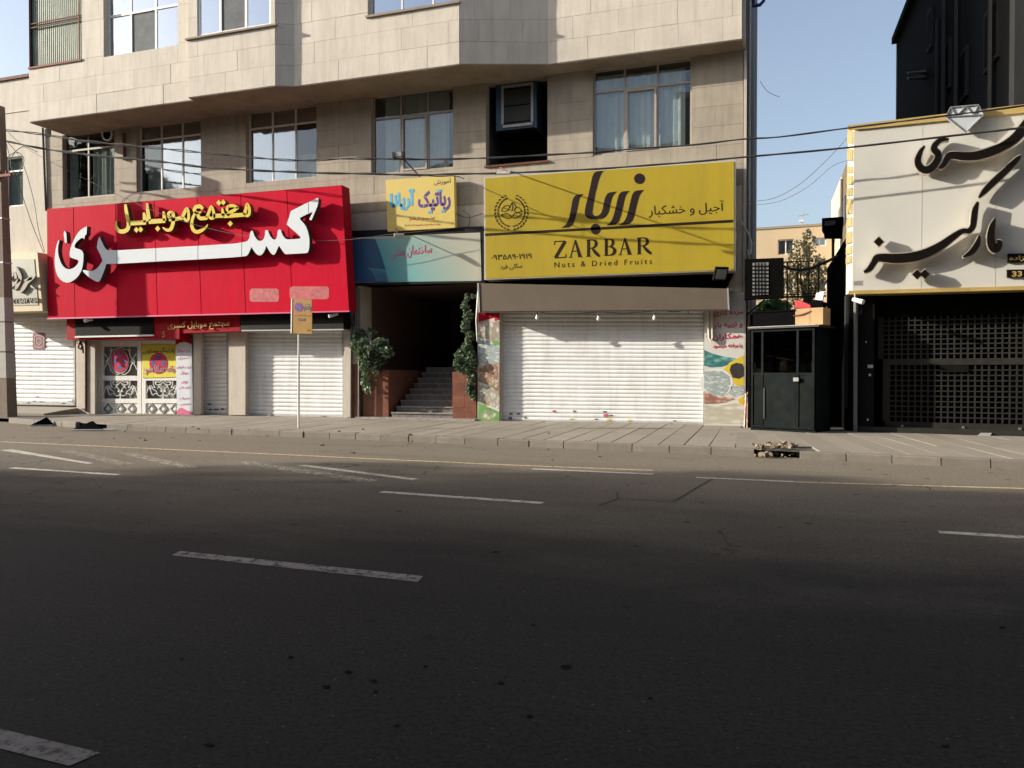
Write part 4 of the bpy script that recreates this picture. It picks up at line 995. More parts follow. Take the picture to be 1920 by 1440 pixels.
lettering('lettering', 'ساکی فرد', MAIN, C6([(145, 752), (302, 744), (302, 785), (145, 794)]), HZ, HZ + .004, M['zarbar_brown'], zs)
lettering('lettering', 'Nuts & Dried Fruits', MAIN, C6([(535, 735), (1238, 710), (1238, 748), (535, 775)]), HZ, HZ + .004, M['zarbar_brown'], zs, fa=False, space=1.45)
# ZARBAR in thick-and-thin serif capitals
def serif(ch, x0, x1, yt0, yt1, yb0, yb1):
    """strokes in a unit box (0..1, 0 top..1 bottom) -> crop coordinates"""
    def m(p):
        s, t = p[0], p[1]; return (x0 + (x1 - x0) * s, (yt0 + (yt1 - yt0) * s) * (1 - t) + (yb0 + (yb1 - yb0) * s) * t, p[2])
    S = {'Z': [[(.02, .03, 7), (.95, .03, 7)], [(.93, .03, 22), (.08, .97, 22)], [(.03, .97, 7), (1, .97, 7)], [(.03, .0, 5), (.0, .22, 5)], [(.98, .78, 5), (1, 1, 5)]],
         'A': [[(.47, .03, 5), (.13, .98, 6)], [(.47, .0, 12), (.84, .98, 24)], [(.27, .64, 6), (.70, .64, 6)], [(.0, .98, 5), (.27, .98, 5)], [(.68, .98, 5), (1, .98, 5)]],
         'R': [[(.16, .0, 20), (.16, 1, 20)], [(.0, .02, 5), (.34, .02, 5)], [(.0, .98, 5), (.32, .98, 5)], [(.16, .03, 6), (.45, .03, 8), (.66, .10, 16), (.72, .26, 21), (.64, .42, 15), (.44, .5, 7), (.16, .51, 6)], [(.42, .5, 10), (.66, .76, 22), (.92, .97, 18), (1, .98, 6)]],
         'B': [[(.18, .0, 20), (.18, 1, 20)], [(.0, .02, 5), (.34, .02, 5)], [(.0, .98, 5), (.34, .98, 5)], [(.18, .03, 6), (.48, .03, 8), (.72, .10, 17), (.76, .25, 20), (.66, .40, 13), (.45, .47, 7), (.18, .47, 6)], [(.45, .47, 7), (.75, .54, 16), (.9, .72, 23), (.78, .90, 18), (.5, .97, 8), (.18, .97, 6)]]}
    b = MB()
    for g in S[ch]:
        b.ribbon(MAIN, C6([m(p) for p in g]), HZ - .001, HZ + .005 + .0003 * len(b.f) % .001, 4 if len(g) > 2 else 0)
    b.build('letter', M['zarbar_brown'], zs)
def yl(x): return 583 - (x - 535) * .041   # cap line
def bl(x): return 708 - (x - 535) * .049   # base line
for ch, x0, x1 in (('Z', 535, 618), ('A', 638, 735), ('R', 765, 862), ('B', 893, 977), ('A', 995, 1092), ('R', 1128, 1235)):
    serif(ch, x0, x1, yl(x0), yl(x1), bl(x0), bl(x1))
# wreath emblem with open book and nuts
wr = MB()
for side in (-1, 1):
    for i in range(13):
        t = R(-78 + i * 12.2)
        for rr, da in ((27, .35), (33, -.35)):
            cx = 958.6 + side * rr * .93 * math.cos(t); cy = 397.6 - rr * math.sin(t) * -1.0 * -1
            cy = 397.6 + rr * 1.0 * math.sin(-t) if True else cy
            an = math.atan2(-math.cos(t), -side * math.sin(t)) + da * side
            L = 3.4; w = 1.5; ca, sa = math.cos(an), math.sin(an)
            wr.uprism(MAIN, [(cx - ca * L, cy - sa * L), (cx - sa * w, cy + ca * w), (cx + ca * L, cy + sa * L), (cx + sa * w, cy - ca * w)], HZ - .001, HZ + .005)
for g in ([(-18, -6), (-12, -12), (-4, -12), (-8, -3), (-18, -2), (-18, -6)], [(-4, -8), (2, -19), (8, -10), (4, -3)], [(6, -6), (12, -10), (19, -2), (10, 0), (4, -4)], [(-20, 5), (-8, 2), (0, 8), (8, 1), (20, 3)],
          [(-20, 5), (-8, 12), (0, 10), (8, 11), (20, 3)], [(-14, -8), (-8, -6), (-2, -4)], [(2, -17), (2, -8), (0, -2)]):
    wr.ribbon(MAIN, [(959 + x, 398 + y, 1.3) for x, y in g], HZ - .001, HZ + .005, 3)
wr.build('wreath_emblem', M['zarbar_brown'], zs)
# brown fabric cover below
bc = thing('awning_cover', 'long dull brown box cover of the rolled awning, under the yellow sign', 'awning', MAIN.px(1130, 580, .3))
BQ = [(898, 531), (1362, 541), (1364, 580), (900, 584)]
MB().ubox(MAIN, BQ, .0, .52).build('cover', M['brown_cover'], bc)
MB().ubox(MAIN, [(1362.5, 540), (1366, 540), (1368, 581), (1364.5, 581)], -.0, .54).build('end_cap', M['galvan'], bc)
MB().ubox(MAIN, [(894.5, 531), (897.7, 531), (899.7, 585), (897, 585)], .0, .54).build('end_cap', M['galvan'], bc)
b = MB(); b.tube([MAIN.px(u, 585.5 - (u - 900) * .009, .47) for u in (902, 1010, 1120, 1230, 1362)], .016, 6); b.build('front_rod', M['galvan'], bc)
MB().ubox(MAIN, [(906, 525), (1378, 507.5), (1362, 541), (900, 531)], .0, .05).build('recess_shade', M['black_matt'], bc)
# black sheet over the recess between sign and cover, painting its shade
# string of bulbs
wire_pts = [(1003, 584), (1030, 588.5), (1075, 588), (1122, 585), (1170, 587), (1225, 584), (1238, 582), (1262, 585), (1290, 582)]
w = MB().tube([MAIN.px(u, v, .45) for u, v in wire_pts], .009, 6).build('bulb_wire', M['cable']); tag(w, 'thin black wire slung under the awning cover, carrying the hanging bulbs', 'wire')
for u, v0, v1, lab in ((1007, 585, 600, 'hanging bulb, leftmost under the awning cover'), (1122, 587, 601, 'hanging bulb, second from left under the awning cover'), (1227, 586, 600, 'hanging bulb, third from left under the awning cover'), (1290, 583, 590, 'short empty bulb holder, rightmost under the awning cover')):
    t = thing('light_bulb', lab, 'bulb', MAIN.px(u, v0, .45), 'bulbs under the awning')
    MB().tube([MAIN.px(u, v0, .45), MAIN.px(u, v0 + 5, .45)], .022, 8).build('holder', M['cable'], t)
    if v1 - v0 > 8:
        P = [MAIN.px(u, v0 + 5 + k, .45) for k in (0, 2, 5, 8, 9.5)]
        MB().tube(P, [.018, .03, .045, .038, .012], 10).build('glass_bulb', M['bulb'], t)
# ---------------------------------------------------------------- white double gate
gt = thing('metal_gate', 'white double metal gate with scrollwork, diamonds and no-stopping signs, left of the banner', 'gate', MAIN.px(265, 779, -.1))
HG = -.10
def leaf(u0, u1, first):
    f = MB(); q = lambda a, b, c, d: f.ubox(MAIN, [(a, b), (c, b), (c, d), (a, d)], HG - .05, HG)
    lf = None
    v = [639, 650, 704.5, 713.5, 747.5, 756, 776.5, 781]
    iu0, iu1 = u0 + 7, u1 - 7
    q(u0, v[0], iu0, v[7]); q(iu1, v[0], u1, v[7]); q(iu0, v[0], iu1, v[1]); q(iu0, v[2], iu1, v[3]); q(iu0, v[4], iu1, v[5] + 0); q(iu0, v[6], iu1, v[7])
    lf = f.build('gate_leaf', M['white_paint'], gt)
    MB().ubox(MAIN, rectq(iu0, 650, iu1, 704.5), HG - .16, HG - .14).build('glass_panel', M['grey_panel'], lf)
    MB().ubox(MAIN, rectq(iu0, 713.5, iu1, 747.5), HG - .16, HG - .14).build('glass_panel', M['grey_panel'], lf)
    MB().ubox(MAIN, rectq(iu0, 756, iu1, 776.5), HG - .045, HG - .03).build('bottom_panel', M['white_paint'], lf)
    w = iu1 - iu0; n = 3
    for i in range(n):
        cx = iu0 + w * (i + .5) / n
        if first and i == 0: cx = iu0 + w * .14
        P = dia(cx, 766.3, 7, 8.6)
        MB().ribbon(MAIN, [(x, y, 3) for x, y in P + [P[0]]], HG - .03, HG - .004, 0).build('diamond', M['grey_panel'], lf)
        MB().uprism(MAIN, dia(cx, 766.3, 3.6, 5), HG - .03, HG - .015).build('diamond', M['white_paint'], lf)
    # scrollwork
    cx = (iu0 + iu1) / 2
    s = MB()
    def sc(pts, w=1.0): s.ribbon(MAIN, [(cx + x, 713.5 + y, w) for x, y in pts], HG - .03, HG - .008, 4)
    for m in (-1, 1):
        sc([(0, 25), (m * 6, 29), (m * 14, 24), (m * 20, 27), (m * 25, 12), (m * 22, 10), (m * 19, 16), (m * 13, 20), (m * 10, 27)])
        sc([(m * 26, 11), (m * 29, 18), (m * 33, 32)]); sc([(m * 18, 0), (m * 18, 8), (m * 15, 13), (m * 20, 12)])
        sc([(m * 2, 0), (m * 7, 3), (m * 13, 2), (m * 14, 7), (m * 8, 8)]); sc([(0, 2), (m * 5, 9), (m * 11, 15)]); sc([(0, 22), (m * 4, 15), (m * 9, 10), (m * 5, 6)])
    sc([(0, 20), (0, 34)], 1.6)
    sb = s.build('scrollwork', M['white_paint'], lf)
    for m in (-1, 1):
        for x, y in ((14, 4), (24, 15), (3, 20)):
            MB().uprism(MAIN, circ(cx + m * x, 713.5 + y, 1.8, n=8), HG - .03, HG + .0).build('boss', M['white_paint'], lf)
    if first:
        s = MB()
        def s2(pts, w=1.0): s.ribbon(MAIN, [(cx + x, 677 + y, w) for x, y in pts], HG - .03, HG - .008, 4)
        for m in (-1, 1):
            s2([(0, -26), (m * 9, -22), (m * 16, -20), (m * 19, -8), (m * 24, 0), (m * 20, 9), (m * 17, 18), (m * 8, 25), (0, 23)])
            s2([(m * 30, -14), (m * 24, -6), (m * 20, 1), (m * 26, 6), (m * 31, 16)]); s2([(m * 24, -3), (m * 27, 1), (m * 24, 5), (m * 21, 2)]); s2([(m * 16, -24), (m * 19, -20), (m * 14, -18)])
        s.build('scrollwork', M['white_paint'], lf)
    return lf
lf1 = leaf(186, 264.5, True); lf2 = leaf(266, 345, False)
MB().ubox(MAIN, rectq(178, 633, 352, 639), HG - .06, HG + .01).build('gate_header', M['pier'], gt)
MB().ubox(MAIN, rectq(178.5, 639, 185.5, 778), HG - .06, HG + .01).build('gate_jamb', M['pier'], gt)
b = MB(); b.uprism(MAIN, circ(183, 733, 2, 3, 8), HG, HG + .06); b.build('lock', M['black_matt'], gt)
def nostop(cx, cy, rx, ry, h, parent, name='no_stopping_disc'):
    o = MB().uprism(MAIN, circ(cx, cy, rx, ry, 28), h, h + .008).build(name, M['sign_red'], parent)
    for k in range(4):   # four blue fields between the crossing bars
        a0 = k * 90 - 45 + 18; a1 = k * 90 + 45 - 18
        P = [(cx + .30 * rx * math.cos(R(k * 90)), cy - .30 * ry * math.sin(R(k * 90)))] + [(cx + .72 * rx * math.cos(R(a)), cy - .72 * ry * math.sin(R(a))) for a in (a0, a0 + 18, a1 - 18, a1)]
        MB().uprism(MAIN, P, h + .008, h + .011).build('blue_field', M['navy'], o)
    return o
MB().uprism(MAIN, circ(224.5, 678, 17, 23, 28), HG - .005, HG + .002).build('disc_rim', M['paper'], lf1)
nostop(224.3, 677.5, 15.5, 21, HG + .002, lf1)
yb = thing('parking_sign', 'yellow no-parking board with black and red Persian lettering, hung on the right gate leaf', 'sign', MAIN.px(297, 707, HG))
MB().ubox(MAIN, [(265.5, 646), (329, 646), (331, 707), (267, 708.5)], HG + .005, HG + .02).build('board', M['gate_yellow'], yb)
nostop(297, 681, 17, 20, HG + .021, yb)
lettering('lettering', 'پارکینگ مسکونی', MAIN, [(268, 653), (327, 651), (327, 663), (268, 665)], HG + .034, HG + .037, M['ink_brown'], yb, bold=.01)
lettering('lettering', 'توقف مطلقاً ممنوع', MAIN, [(268, 683), (329, 683), (329, 702), (268, 704)], HG + .034, HG + .036, M['white_face'], yb, bold=.05)
lettering('lettering', 'توقف مطلقاً ممنوع', MAIN, [(269, 684), (328, 684), (328, 701), (269, 703)], HG + .037, HG + .040, M['ink_crimson'], yb, bold=.005)
# banner on the pier
bn = thing('banner', 'tall narrow white banner with dark red wave and pink lettering, beside the white gate', 'banner', MAIN.px(346, 778, .04))
MB().ubox(MAIN, [(329, 635), (359, 635), (362, 778), (332, 778)], .03, .05).build('panel', M['white_face'], bn)
MB().uprism(MAIN, [(329, 635), (359.5, 635), (359.7, 646), (352, 642.5), (344, 641), (336, 643), (329.2, 647)], .05, .054).build('wave', M['red_dark'], bn)
MB().uprism(MAIN, [(331.8, 771), (336, 765.5), (342, 765), (350, 769.5), (361.8, 772.5), (362, 777), (332, 777)], .05, .054).build('wave', M['ink_pink'], bn)
for tx_, u0, u1, v0, v1 in (('بازار موبایل', 332, 357, 655, 661), ('کسری', 334, 356, 667, 675), ('خرید و فروش', 331.5, 359, 685, 692), ('موبایل', 338, 353, 696, 703), ('بورس', 340, 352, 714, 720), ('لوازم جانبی', 335, 357, 724, 730), ('تعمیرات', 337, 356, 744, 750), ('تخصصی', 338, 357, 755, 761)):
    lettering('lettering', tx_, MAIN, [(u0, v0), (u1, v0), (u1, v1), (u0, v1)], .05, .054, M['ink_pink'], bn, bold=.01)
# piers of the red shop, standing proud of the wall
for k, (u0, u1, v0, v1) in enumerate(((146, 160, 637, 766), (163, 178, 637, 776), (363, 377, 625, 777), (429, 460, 622, 778), (646, 657, 586, 782))):
    MB().ubox(MAIN, rectq(u0, v0, u1, v1), .0, .10).build('pier', M['pier'], bld)
b = MB(); b.tube([MAIN.px(161, 640, .12), MAIN.px(161, 772, .12)], .035, 6); b.build('conduit', M['rust'], bld)
b = MB(); b.tube([MAIN.px(u, v, .3) for u, v in ((150, 640), (154, 646), (152, 655), (147, 652), (149, 643), (155, 650), (156, 662))], .03, 6)
tag(b.build('cable_coil', M['cable']), 'small tangle of black cable on the pier left of the white gate', 'cable')

# ---------------------------------------------------------------- stair entrance
en_y = 20.0
xl, xr = MAIN.ab(672, 700)[0], MAIN.ab(896, 700)[0]
b = MB(); zt = G_ent[3]
v = [Vector((x, y, z)) for x, y, z in ((xl, 20.26, .16), (xr, 20.26, .16), (xr, 20.26, zt), (xl, 20.26, zt), (xl, 27, .16), (xr, 27, .16), (xr, 27, zt), (xl, 27, zt))]
b.add(v, [(4, 5, 6, 7), (0, 4, 7, 3), (1, 2, 6, 5), (3, 7, 6, 2), (0, 1, 5, 4)])
b.build('entrance_hall', M['entrance_wall'], bld)
st = thing('staircase', 'grey marble steps climbing into the dark entrance between two red marble planters', 'stairs', Vector((-9.3, 20.4, .18)))
sxl = onY(733, 783, 20.0).x; sxr = -8.30
for i in range(9):
    z0 = .20 + i * .165; y0 = 20.02 + i * .30
    MB().box(((sxl + sxr) / 2, y0 + .16, z0 + .07), (sxr - sxl - .02, .28, .14)).build('riser', M['marble_riser'], st)
    MB().box(((sxl + sxr) / 2, y0 + .155, z0 + .152), (sxr - sxl, .34, .03)).build('step', M['marble_step'], st)
MB().box(((sxl + sxr) / 2, 23.4, .8), (sxr - sxl, 1.2, 1.7)).build('landing', M['marble_riser'], st)
MB().box(((xl + xr) / 2, 20.02, .20), (xr - xl - .02, .5, .05)).build('threshold', M['marble_step'], st)
dr = thing('entrance_door', 'dark door barely visible at the top of the entrance stairs', 'door', Vector((-9.0, 26.6, 1.7)))
MB().box((-9.0, 26.9, 2.8), (1.6, .06, 2.2)).build('door_leaf', M['dark_wall'], dr)
MB().box((-9.6, 26.85, 2.7), (.05, .1, .2)).build('handle', M['steel'], dr)
# red marble planters
def planter(px0, px1, vt, vb, y0, y1, lab, name='planter'):
    a = onY(px0, 700, y0).x; c = onY(px1, 700, y0).x; zt_ = MAIN.ab(px0, vt)[1]
    t = thing(name, lab, 'planter', Vector(((a + c) / 2, y0, .2)), 'red marble planters')
    h = (zt_ - .2) / 4
    for i in range(4):
        for s in range(2):
            x0 = a + (c - a) * (s / 2) + .003; x1 = a + (c - a) * ((s + 1) / 2) - .003
            MB().box(((x0 + x1) / 2, y0 + .02, .2 + h * (i + .5)), (x1 - x0, .03, h - .006)).build('marble_slab', M['brick_marble'], t)
    MB().box(((a + c) / 2, (y0 + y1) / 2 + .02, .2 + (zt_ - .2) / 2), (c - a - .004, y1 - y0, zt_ - .2)).build('core', M['brick_marble'], t)
    MB().box(((a + c) / 2, (y0 + y1) / 2, zt_ + .01), (c - a - .2, y1 - y0 - .15, .03)).build('soil', M['bed'], t)
planter(680, 728, 694, 784, 20.05, 22.6, 'wider red marble planter with ivy, left of the entrance steps')
planter(848, 893, 697, 788, 20.0, 21.6, 'narrower red marble planter with ivy, right of the entrance steps')
MB().ubox(MAIN, rectq(661, 683, 671.5, 786), -.1, .06).build('marble_pilaster', M['brick_marble'], bld)
MB().ubox(MAIN, rectq(661, 535, 671.5, 682.5), -.1, .05).build('pier', M['pier'], bld)
b = MB()
for u in (659, 667, 674): b.tube([MAIN.px(u, 540, .12), MAIN.px(u - 1, 784 if u != 667 else 660, .12)], .032, 8)
b.build('conduit', M['cable_grey'], bld)
b = MB(); b.tube([MAIN.px(u, v, .2) for u, v in ((655, 586), (657, 600), (660, 611), (664, 608), (663, 590))], .018, 6)
tag(b.build('cable_loop', M['cable']), 'hanging black cable loop just under the right end of the red sign', 'cable')
b = MB(); b.tube([MAIN.px(897, 535, .1), MAIN.px(893, 600, .12), MAIN.px(895, 640, .12)], .02, 6); b.build('conduit', M['galvan'], bld)

# ---------------------------------------------------------------- foliage
def leaves(name, blobs, n, size, m, parent, flat_=False, seed=1):
    """leaf-sized bent faces spread through ellipsoids (centre, radii, weight)"""
    rnd = random.Random(seed); V = []; Fc = []
    tot = sum(b[2] for b in blobs)
    for c, r, w in blobs:
        for _ in range(int(n * w / tot)):
            while True:
                p = Vector((rnd.uniform(-1, 1), rnd.uniform(-1, 1), rnd.uniform(-1, 1)))
                if p.length <= 1 and rnd.random() < .25 + .75 * p.length: break
            p = Vector(c) + Vector((p.x * r[0], p.y * r[1], p.z * r[2]))
            s = size * rnd.uniform(.6, 1.3)
            M_ = Matrix.Rotation(rnd.uniform(0, 6.28), 3, 'Z') @ Matrix.Rotation(rnd.uniform(-1.2, 1.2), 3, 'X') @ Matrix.Rotation(rnd.uniform(-.8, .8), 3, 'Y')
            k = len(V)
            for q in ((0, -.5, 0), (.42, -.1, .12), (.25, .3, .08), (0, .6, -.05), (-.25, .3, .08), (-.42, -.1, .12)):
                V.append(p + M_ @ (Vector(q) * s))
            Fc += [(k, k + 1, k + 2, k + 3), (k, k + 3, k + 4, k + 5)]
    return mk(name, V, Fc, m, parent)
def iv(u, v, y): return onY(u, v, y)
v1 = thing('ivy_plant', 'bushy ivy spilling over the left planter beside the entrance steps', 'plant', iv(700, 690, 20.1))
px_m = 62
B_ = []
for u, v, ru, rv, w in ((675, 632, 12, 14, 3), (685, 650, 16, 14, 4), (668, 648, 8, 12, 2), (700, 652, 16, 14, 4), (715, 645, 12, 12, 3), (725, 660, 10, 12, 2), (690, 670, 14, 12, 3), (678, 665, 8, 12, 2), (710, 675, 10, 10, 2), (684, 690, 5, 14, 1.2), (687, 712, 5, 14, 1), (689, 728, 4, 10, .8), (706, 694, 4, 10, .8), (698, 622, 6, 6, .5)):
    B_.append((iv(u, v, 19.74 + random.uniform(-.05, .15)), (ru / px_m, .28, rv / px_m), w))
leaves('foliage', B_, 1250, .125, M['ivy'], v1, seed=2)
b = MB()
for pts in ([(700, 694), (690, 665), (680, 640)], [(690, 694), (684, 712), (688, 735)], [(712, 694), (712, 670), (715, 650)]): b.tube([iv(u, v, 19.95) for u, v in pts], .012, 5)
b.build('stem', M['bark'], v1)
v2 = thing('ivy_plant', 'tall narrow ivy climbing from the right planter up to the teal sign', 'plant', iv(875, 695, 20.0))
B_ = []
for u, v, ru, rv, w in ((877, 556, 6, 6, .6), (872, 575, 8, 12, 1.5), (878, 592, 9, 12, 2), (873, 612, 8, 12, 2), (880, 632, 9, 12, 2), (876, 652, 11, 10, 2.5), (866, 668, 14, 14, 4), (880, 668, 13, 14, 4), (857, 682, 8, 12, 2), (872, 692, 14, 10, 3), (888, 680, 8, 14, 2), (884, 712, 7, 14, 1.5), (885, 735, 6, 12, 1.2), (879, 728, 4, 12, .8), (890, 746, 4, 6, .5), (886, 556, 5, 4, .3)):
    B_.append((iv(u, v, 19.93 + random.uniform(-.02, .03)), (ru / 66, .09, rv / 66), w))
leaves('foliage', B_, 1400, .115, M['ivy'], v2, seed=3)
b = MB(); b.tube([iv(u, v, 19.9) for u, v in ((874, 698), (876, 650), (873, 600), (877, 555))], .015, 5); b.build('stem', M['bark'], v2)

# ---------------------------------------------------------------- nut posters
printed('nuts_pale', [(.58, .56, .48), (.52, .47, .38), (.66, .65, .60), (.42, .33, .24)], 12, stretch=(1, 1, .6), gap=(.25, .22, .17))
printed('nuts_brown', [(.45, .27, .18), (.55, .40, .28), (.34, .18, .12), (.62, .50, .40)], 13, gap=(.2, .12, .08))
printed('nuts_teal', [(.10, .32, .30), (.16, .42, .38), (.06, .22, .22)], 8, stretch=(.6, 1, 1.3), gap=(.02, .1, .1))
printed('seeds_pale', [(.45, .50, .48), (.62, .66, .62), (.38, .44, .44)], 17, stretch=(.55, 1, 1.5), gap=(.22, .28, .28))
printed('almond', [(.55, .33, .24), (.66, .44, .34), (.45, .24, .17)], 9, stretch=(.7, 1, 1.2), gap=(.15, .06, .04))
printed('pistachio', [(.55, .58, .42), (.40, .46, .26), (.64, .64, .54)], 7, gap=(.12, .16, .08))
printed('rice_pale', [(.58, .56, .48), (.62, .60, .53), (.50, .47, .38)], 6, stretch=(.5, 1, 1.6), gap=(.40, .37, .28))
p1 = thing('poster', 'narrow printed nut poster on the pier left of the wide white shutter', 'poster', MAIN.px(918, 792, .02))
MB().ubox(MAIN, [(896, 585), (937, 585), (936, 792), (896, 792)], .01, .03).build('panel', M['poster_white'], p1)
def pr(poly, m, par, h=.03, k=0, nm='print'): return MB().uprism(MAIN, poly, h, h + .003 + .001 * k).build(nm, M[m], par)
pr([(896.5, 586), (936.5, 586), (936.5, 600), (925, 596), (912, 600), (896.5, 604)], 'red_dark', p1)
pr([(926, 588), (934, 589), (935, 600), (928, 602)], 'ink_crimson', p1, k=2)
pr([(896.5, 604), (912, 600), (925, 604), (936.5, 602), (936.5, 650), (915, 636), (896.5, 632)], 'nuts_pale', p1, k=1)
pr([(896.5, 634), (915, 640), (936.5, 652), (936.5, 678), (915, 684), (896.5, 676)], 'seeds_pale', p1, k=2)
pr([(922, 640), (934, 638), (936, 645), (926, 648)], 'print_green', p1, k=3)
pr([(896.5, 690), (912, 684), (936.5, 680), (936.5, 735), (915, 722), (896.5, 715)], 'nuts_brown', p1, k=1)
pr([(896.5, 718), (915, 726), (936.5, 738), (936.5, 768), (915, 760), (896.5, 762)], 'nuts_pale', p1, k=2)
pr([(896.5, 755), (912, 762), (936, 772), (936, 791), (896.5, 791)], 'print_green', p1, k=3)
pr([(903, 775), (910, 768), (920, 770), (930, 776), (926, 786), (912, 788), (903, 784)], 'pistachio', p1, k=4)
for a, c in (((897, 705), (936, 738)), ((897, 740), (936, 712))): MB().ribbon(MAIN, [a + (2,), c + (2,)], .03, .038, 0).build('print_band', M['pistachio'], p1)
p2 = thing('poster', 'wide printed poster with crimson Persian lines over bowls of nuts, beside the kiosk', 'poster', MAIN.px(1358, 805, .02))
MB().ubox(MAIN, [(1321, 561), (1394, 548), (1396, 806), (1320, 803)], .01, .03).build('panel', M['poster_white'], p2)
C8 = lambda P: tr(P, 3.5556, 880, 500)
for tx_, q in (('مزده کاری', [(1628, 290), (1825, 283), (1825, 325), (1628, 335)]), ('و تهیه بار', [(1630, 368), (1822, 362), (1822, 408), (1630, 415)]), ('همکاران', [(1622, 448), (1820, 440), (1820, 486), (1622, 500)]), ('پذیرفته میشود', [(1622, 515), (1820, 510), (1820, 545), (1622, 552)])):
    lettering('lettering', tx_, MAIN, C8(q), .03, .035, M['ink_crimson'], p2, bold=.025)
pr(C8([(1566, 555), (1620, 580), (1700, 600), (1780, 612), (1740, 650), (1680, 668), (1610, 672), (1566, 660)]), 'nuts_teal', p2)
pr(C8([(1690, 690), (1735, 640), (1830, 590), (1830, 790), (1790, 800), (1755, 770), (1745, 720)]), 'print_yellow', p2, k=1)
pr(C8([(1735, 690), (1745, 655), (1780, 640), (1820, 648), (1830, 670), (1830, 730), (1800, 748), (1755, 740)]), 'dark_steel', p2, k=3)
pr(C8(circ(1648, 775, 110, 95, 32)[:]), 'bowl_white', p2, k=2)
pr(C8([(1566, 700), (1600, 695), (1680, 692), (1735, 730), (1742, 780), (1725, 830), (1690, 862), (1640, 860), (1590, 840), (1566, 815)]), 'seeds_pale', p2, k=3)
pr(C8([(1566, 828), (1600, 845), (1660, 868), (1740, 870), (1770, 880), (1700, 905), (1640, 912), (1566, 915)]), 'almond', p2, k=4)
pr(C8([(1745, 800), (1830, 792), (1830, 850), (1760, 866), (1735, 850)]), 'seeds_pale', p2, k=2)
pr(C8([(1790, 885), (1830, 860), (1830, 925), (1800, 915)]), 'print_yellow', p2, k=2)
pr(C8([(1566, 922), (1640, 930), (1780, 910), (1832, 935), (1832, 1050), (1566, 1050)]), 'rice_pale', p2, k=1)
# looped pipes beside the wide shutter
b = MB(); b.tube([MAIN.px(u, v, .10) for u, v in ((1328, 582), (1328.5, 610), (1329.5, 634), (1333, 639), (1336, 634), (1335.5, 582))], .032, 8)
tag(b.build('looped_pipe', M['pier']), 'grey pipe bent into a long U at the top right corner of the wide shutter', 'pipe')
b = MB(); b.tube([MAIN.px(1399, 738, .2), MAIN.px(1396, 808, .3)], .03, 6); b.tube([MAIN.px(1402, 735, .15), MAIN.px(1401, 806, .2)], .02, 6)
tag(b.build('leaning_rods', M['almond']), 'two thin pinkish rods leaning between the poster and the kiosk', 'rods')

# ---------------------------------------------------------------- kiosk
KA0 = KIO.ab(1408, 808)[0]; KA1 = KIO.ab(1529, 813)[0]; KZ = KIO.ab(1465, 611)[1]; KD = .95
ki = thing('kiosk', 'small dark green metal guard kiosk with dirty windows standing in front of the alley', 'kiosk', KIO.p((KA0 + KA1) / 2, .15, -.6))
def kb(a0, a1, z0, z1, h0, h1, nm, m): return MB().pbox(KIO, a0, a1, z0, z1, h0, h1).build(nm, M[m], ki)
kw = KA1 - KA0; zm = KIO.ab(1465, 703)[1]
def ka(u): return KIO.ab(u, 700)[0]
e = .05
for a in (ka(1408), ka(1429) - e / 2, ka(1493), ka(1527) - e): kb(a, a + e, .17, KZ - .06, -.05, 0, 'post', 'kiosk_paint')
for a, z in ((KA0, .2), (KA1 - e, .2)): kb(a, a + e, .17, KZ - .06, -KD, -KD + .05, 'post', 'kiosk_paint')
for z in (.24, zm, KZ - .12): kb(KA0 + e, KA1 - e, z, z + .05, -.045, -.004, 'rail', 'kiosk_paint')
kb(ka(1413), ka(1427), .29, zm, -.035, -.02, 'lower_panel', 'kiosk_paint'); kb(ka(1432), ka(1492), .29, zm - .0, -.035, -.012, 'lower_panel', 'kiosk_paint'); kb(ka(1498), ka(1525), .29, zm, -.035, -.02, 'lower_panel', 'kiosk_paint')
for u0, u1 in ((1413, 1427), (1432, 1492), (1498, 1523)): kb(ka(u0), ka(u1), zm + .05, KZ - .12, -.03, -.024, 'pane', 'glass_dark')
kb(KA0 - .06, KA1 + .08, KZ - .05, KZ - .012, -KD - .1, .06, 'roof', 'dark_steel'); kb(KA0 - .06, KA1 + .02, KZ - .012, KZ, -KD - .1, .07, 'roof_edge', 'galvan')
kb(KA0, KA1, .17, .22, -KD, 0, 'floor', 'kiosk_paint')
MB().pbox(KIO, KA0, KA0 + .02, .2, KZ - .06, -KD, -.05).build('side_panel', M['kiosk_paint'], ki); MB().pbox(KIO, KA1 - .02, KA1, .2, KZ - .06, -KD, -.05).build('side_panel', M['kiosk_paint'], ki)
MB().pbox(KIO, KA0, KA1, .2, KZ - .06, -KD - .02, -KD).build('back_panel', M['kiosk_paint'], ki)
MB().pbox(KIO, ka(1432) , ka(1434), .45, zm - .3, -.01, .012).build('hinge', M['dark_steel'], ki)
MB().pbox(KIO, ka(1489), ka(1499), KIO.ab(1495, 715)[1], KIO.ab(1495, 708)[1], 0, .06).build('padlock', M['steel'], ki)
MB().pbox(KIO, ka(1412), ka(1427), KIO.ab(1418, 701)[1], KIO.ab(1418, 691)[1], -.1, -.04).build('paper_roll', M['pier'], ki)
MB().pbox(KIO, ka(1520), ka(1523.5), KIO.ab(1520, 703)[1], KIO.ab(1520, 676)[1], -.06, -.035).build('candle_strip', M['paper'], ki)
b = MB(); b.tube([KIO.px(1438, 667, -.2), KIO.px(1489, 676, -.2)], .02, 6); tag(b.build('orange_rod', M['cardboard']), 'thin orange rod leaning behind the kiosk window', 'rod')
cb = thing('cardboard_piece', 'brown cardboard piece behind the middle kiosk window', 'cardboard', KIO.px(1465, 695, -.4)); MB().ubox(KIO, [(1453, 676), (1475, 678), (1476, 696), (1455, 694)], -.45, -.42).build('sheet', M['cardboard'], cb)
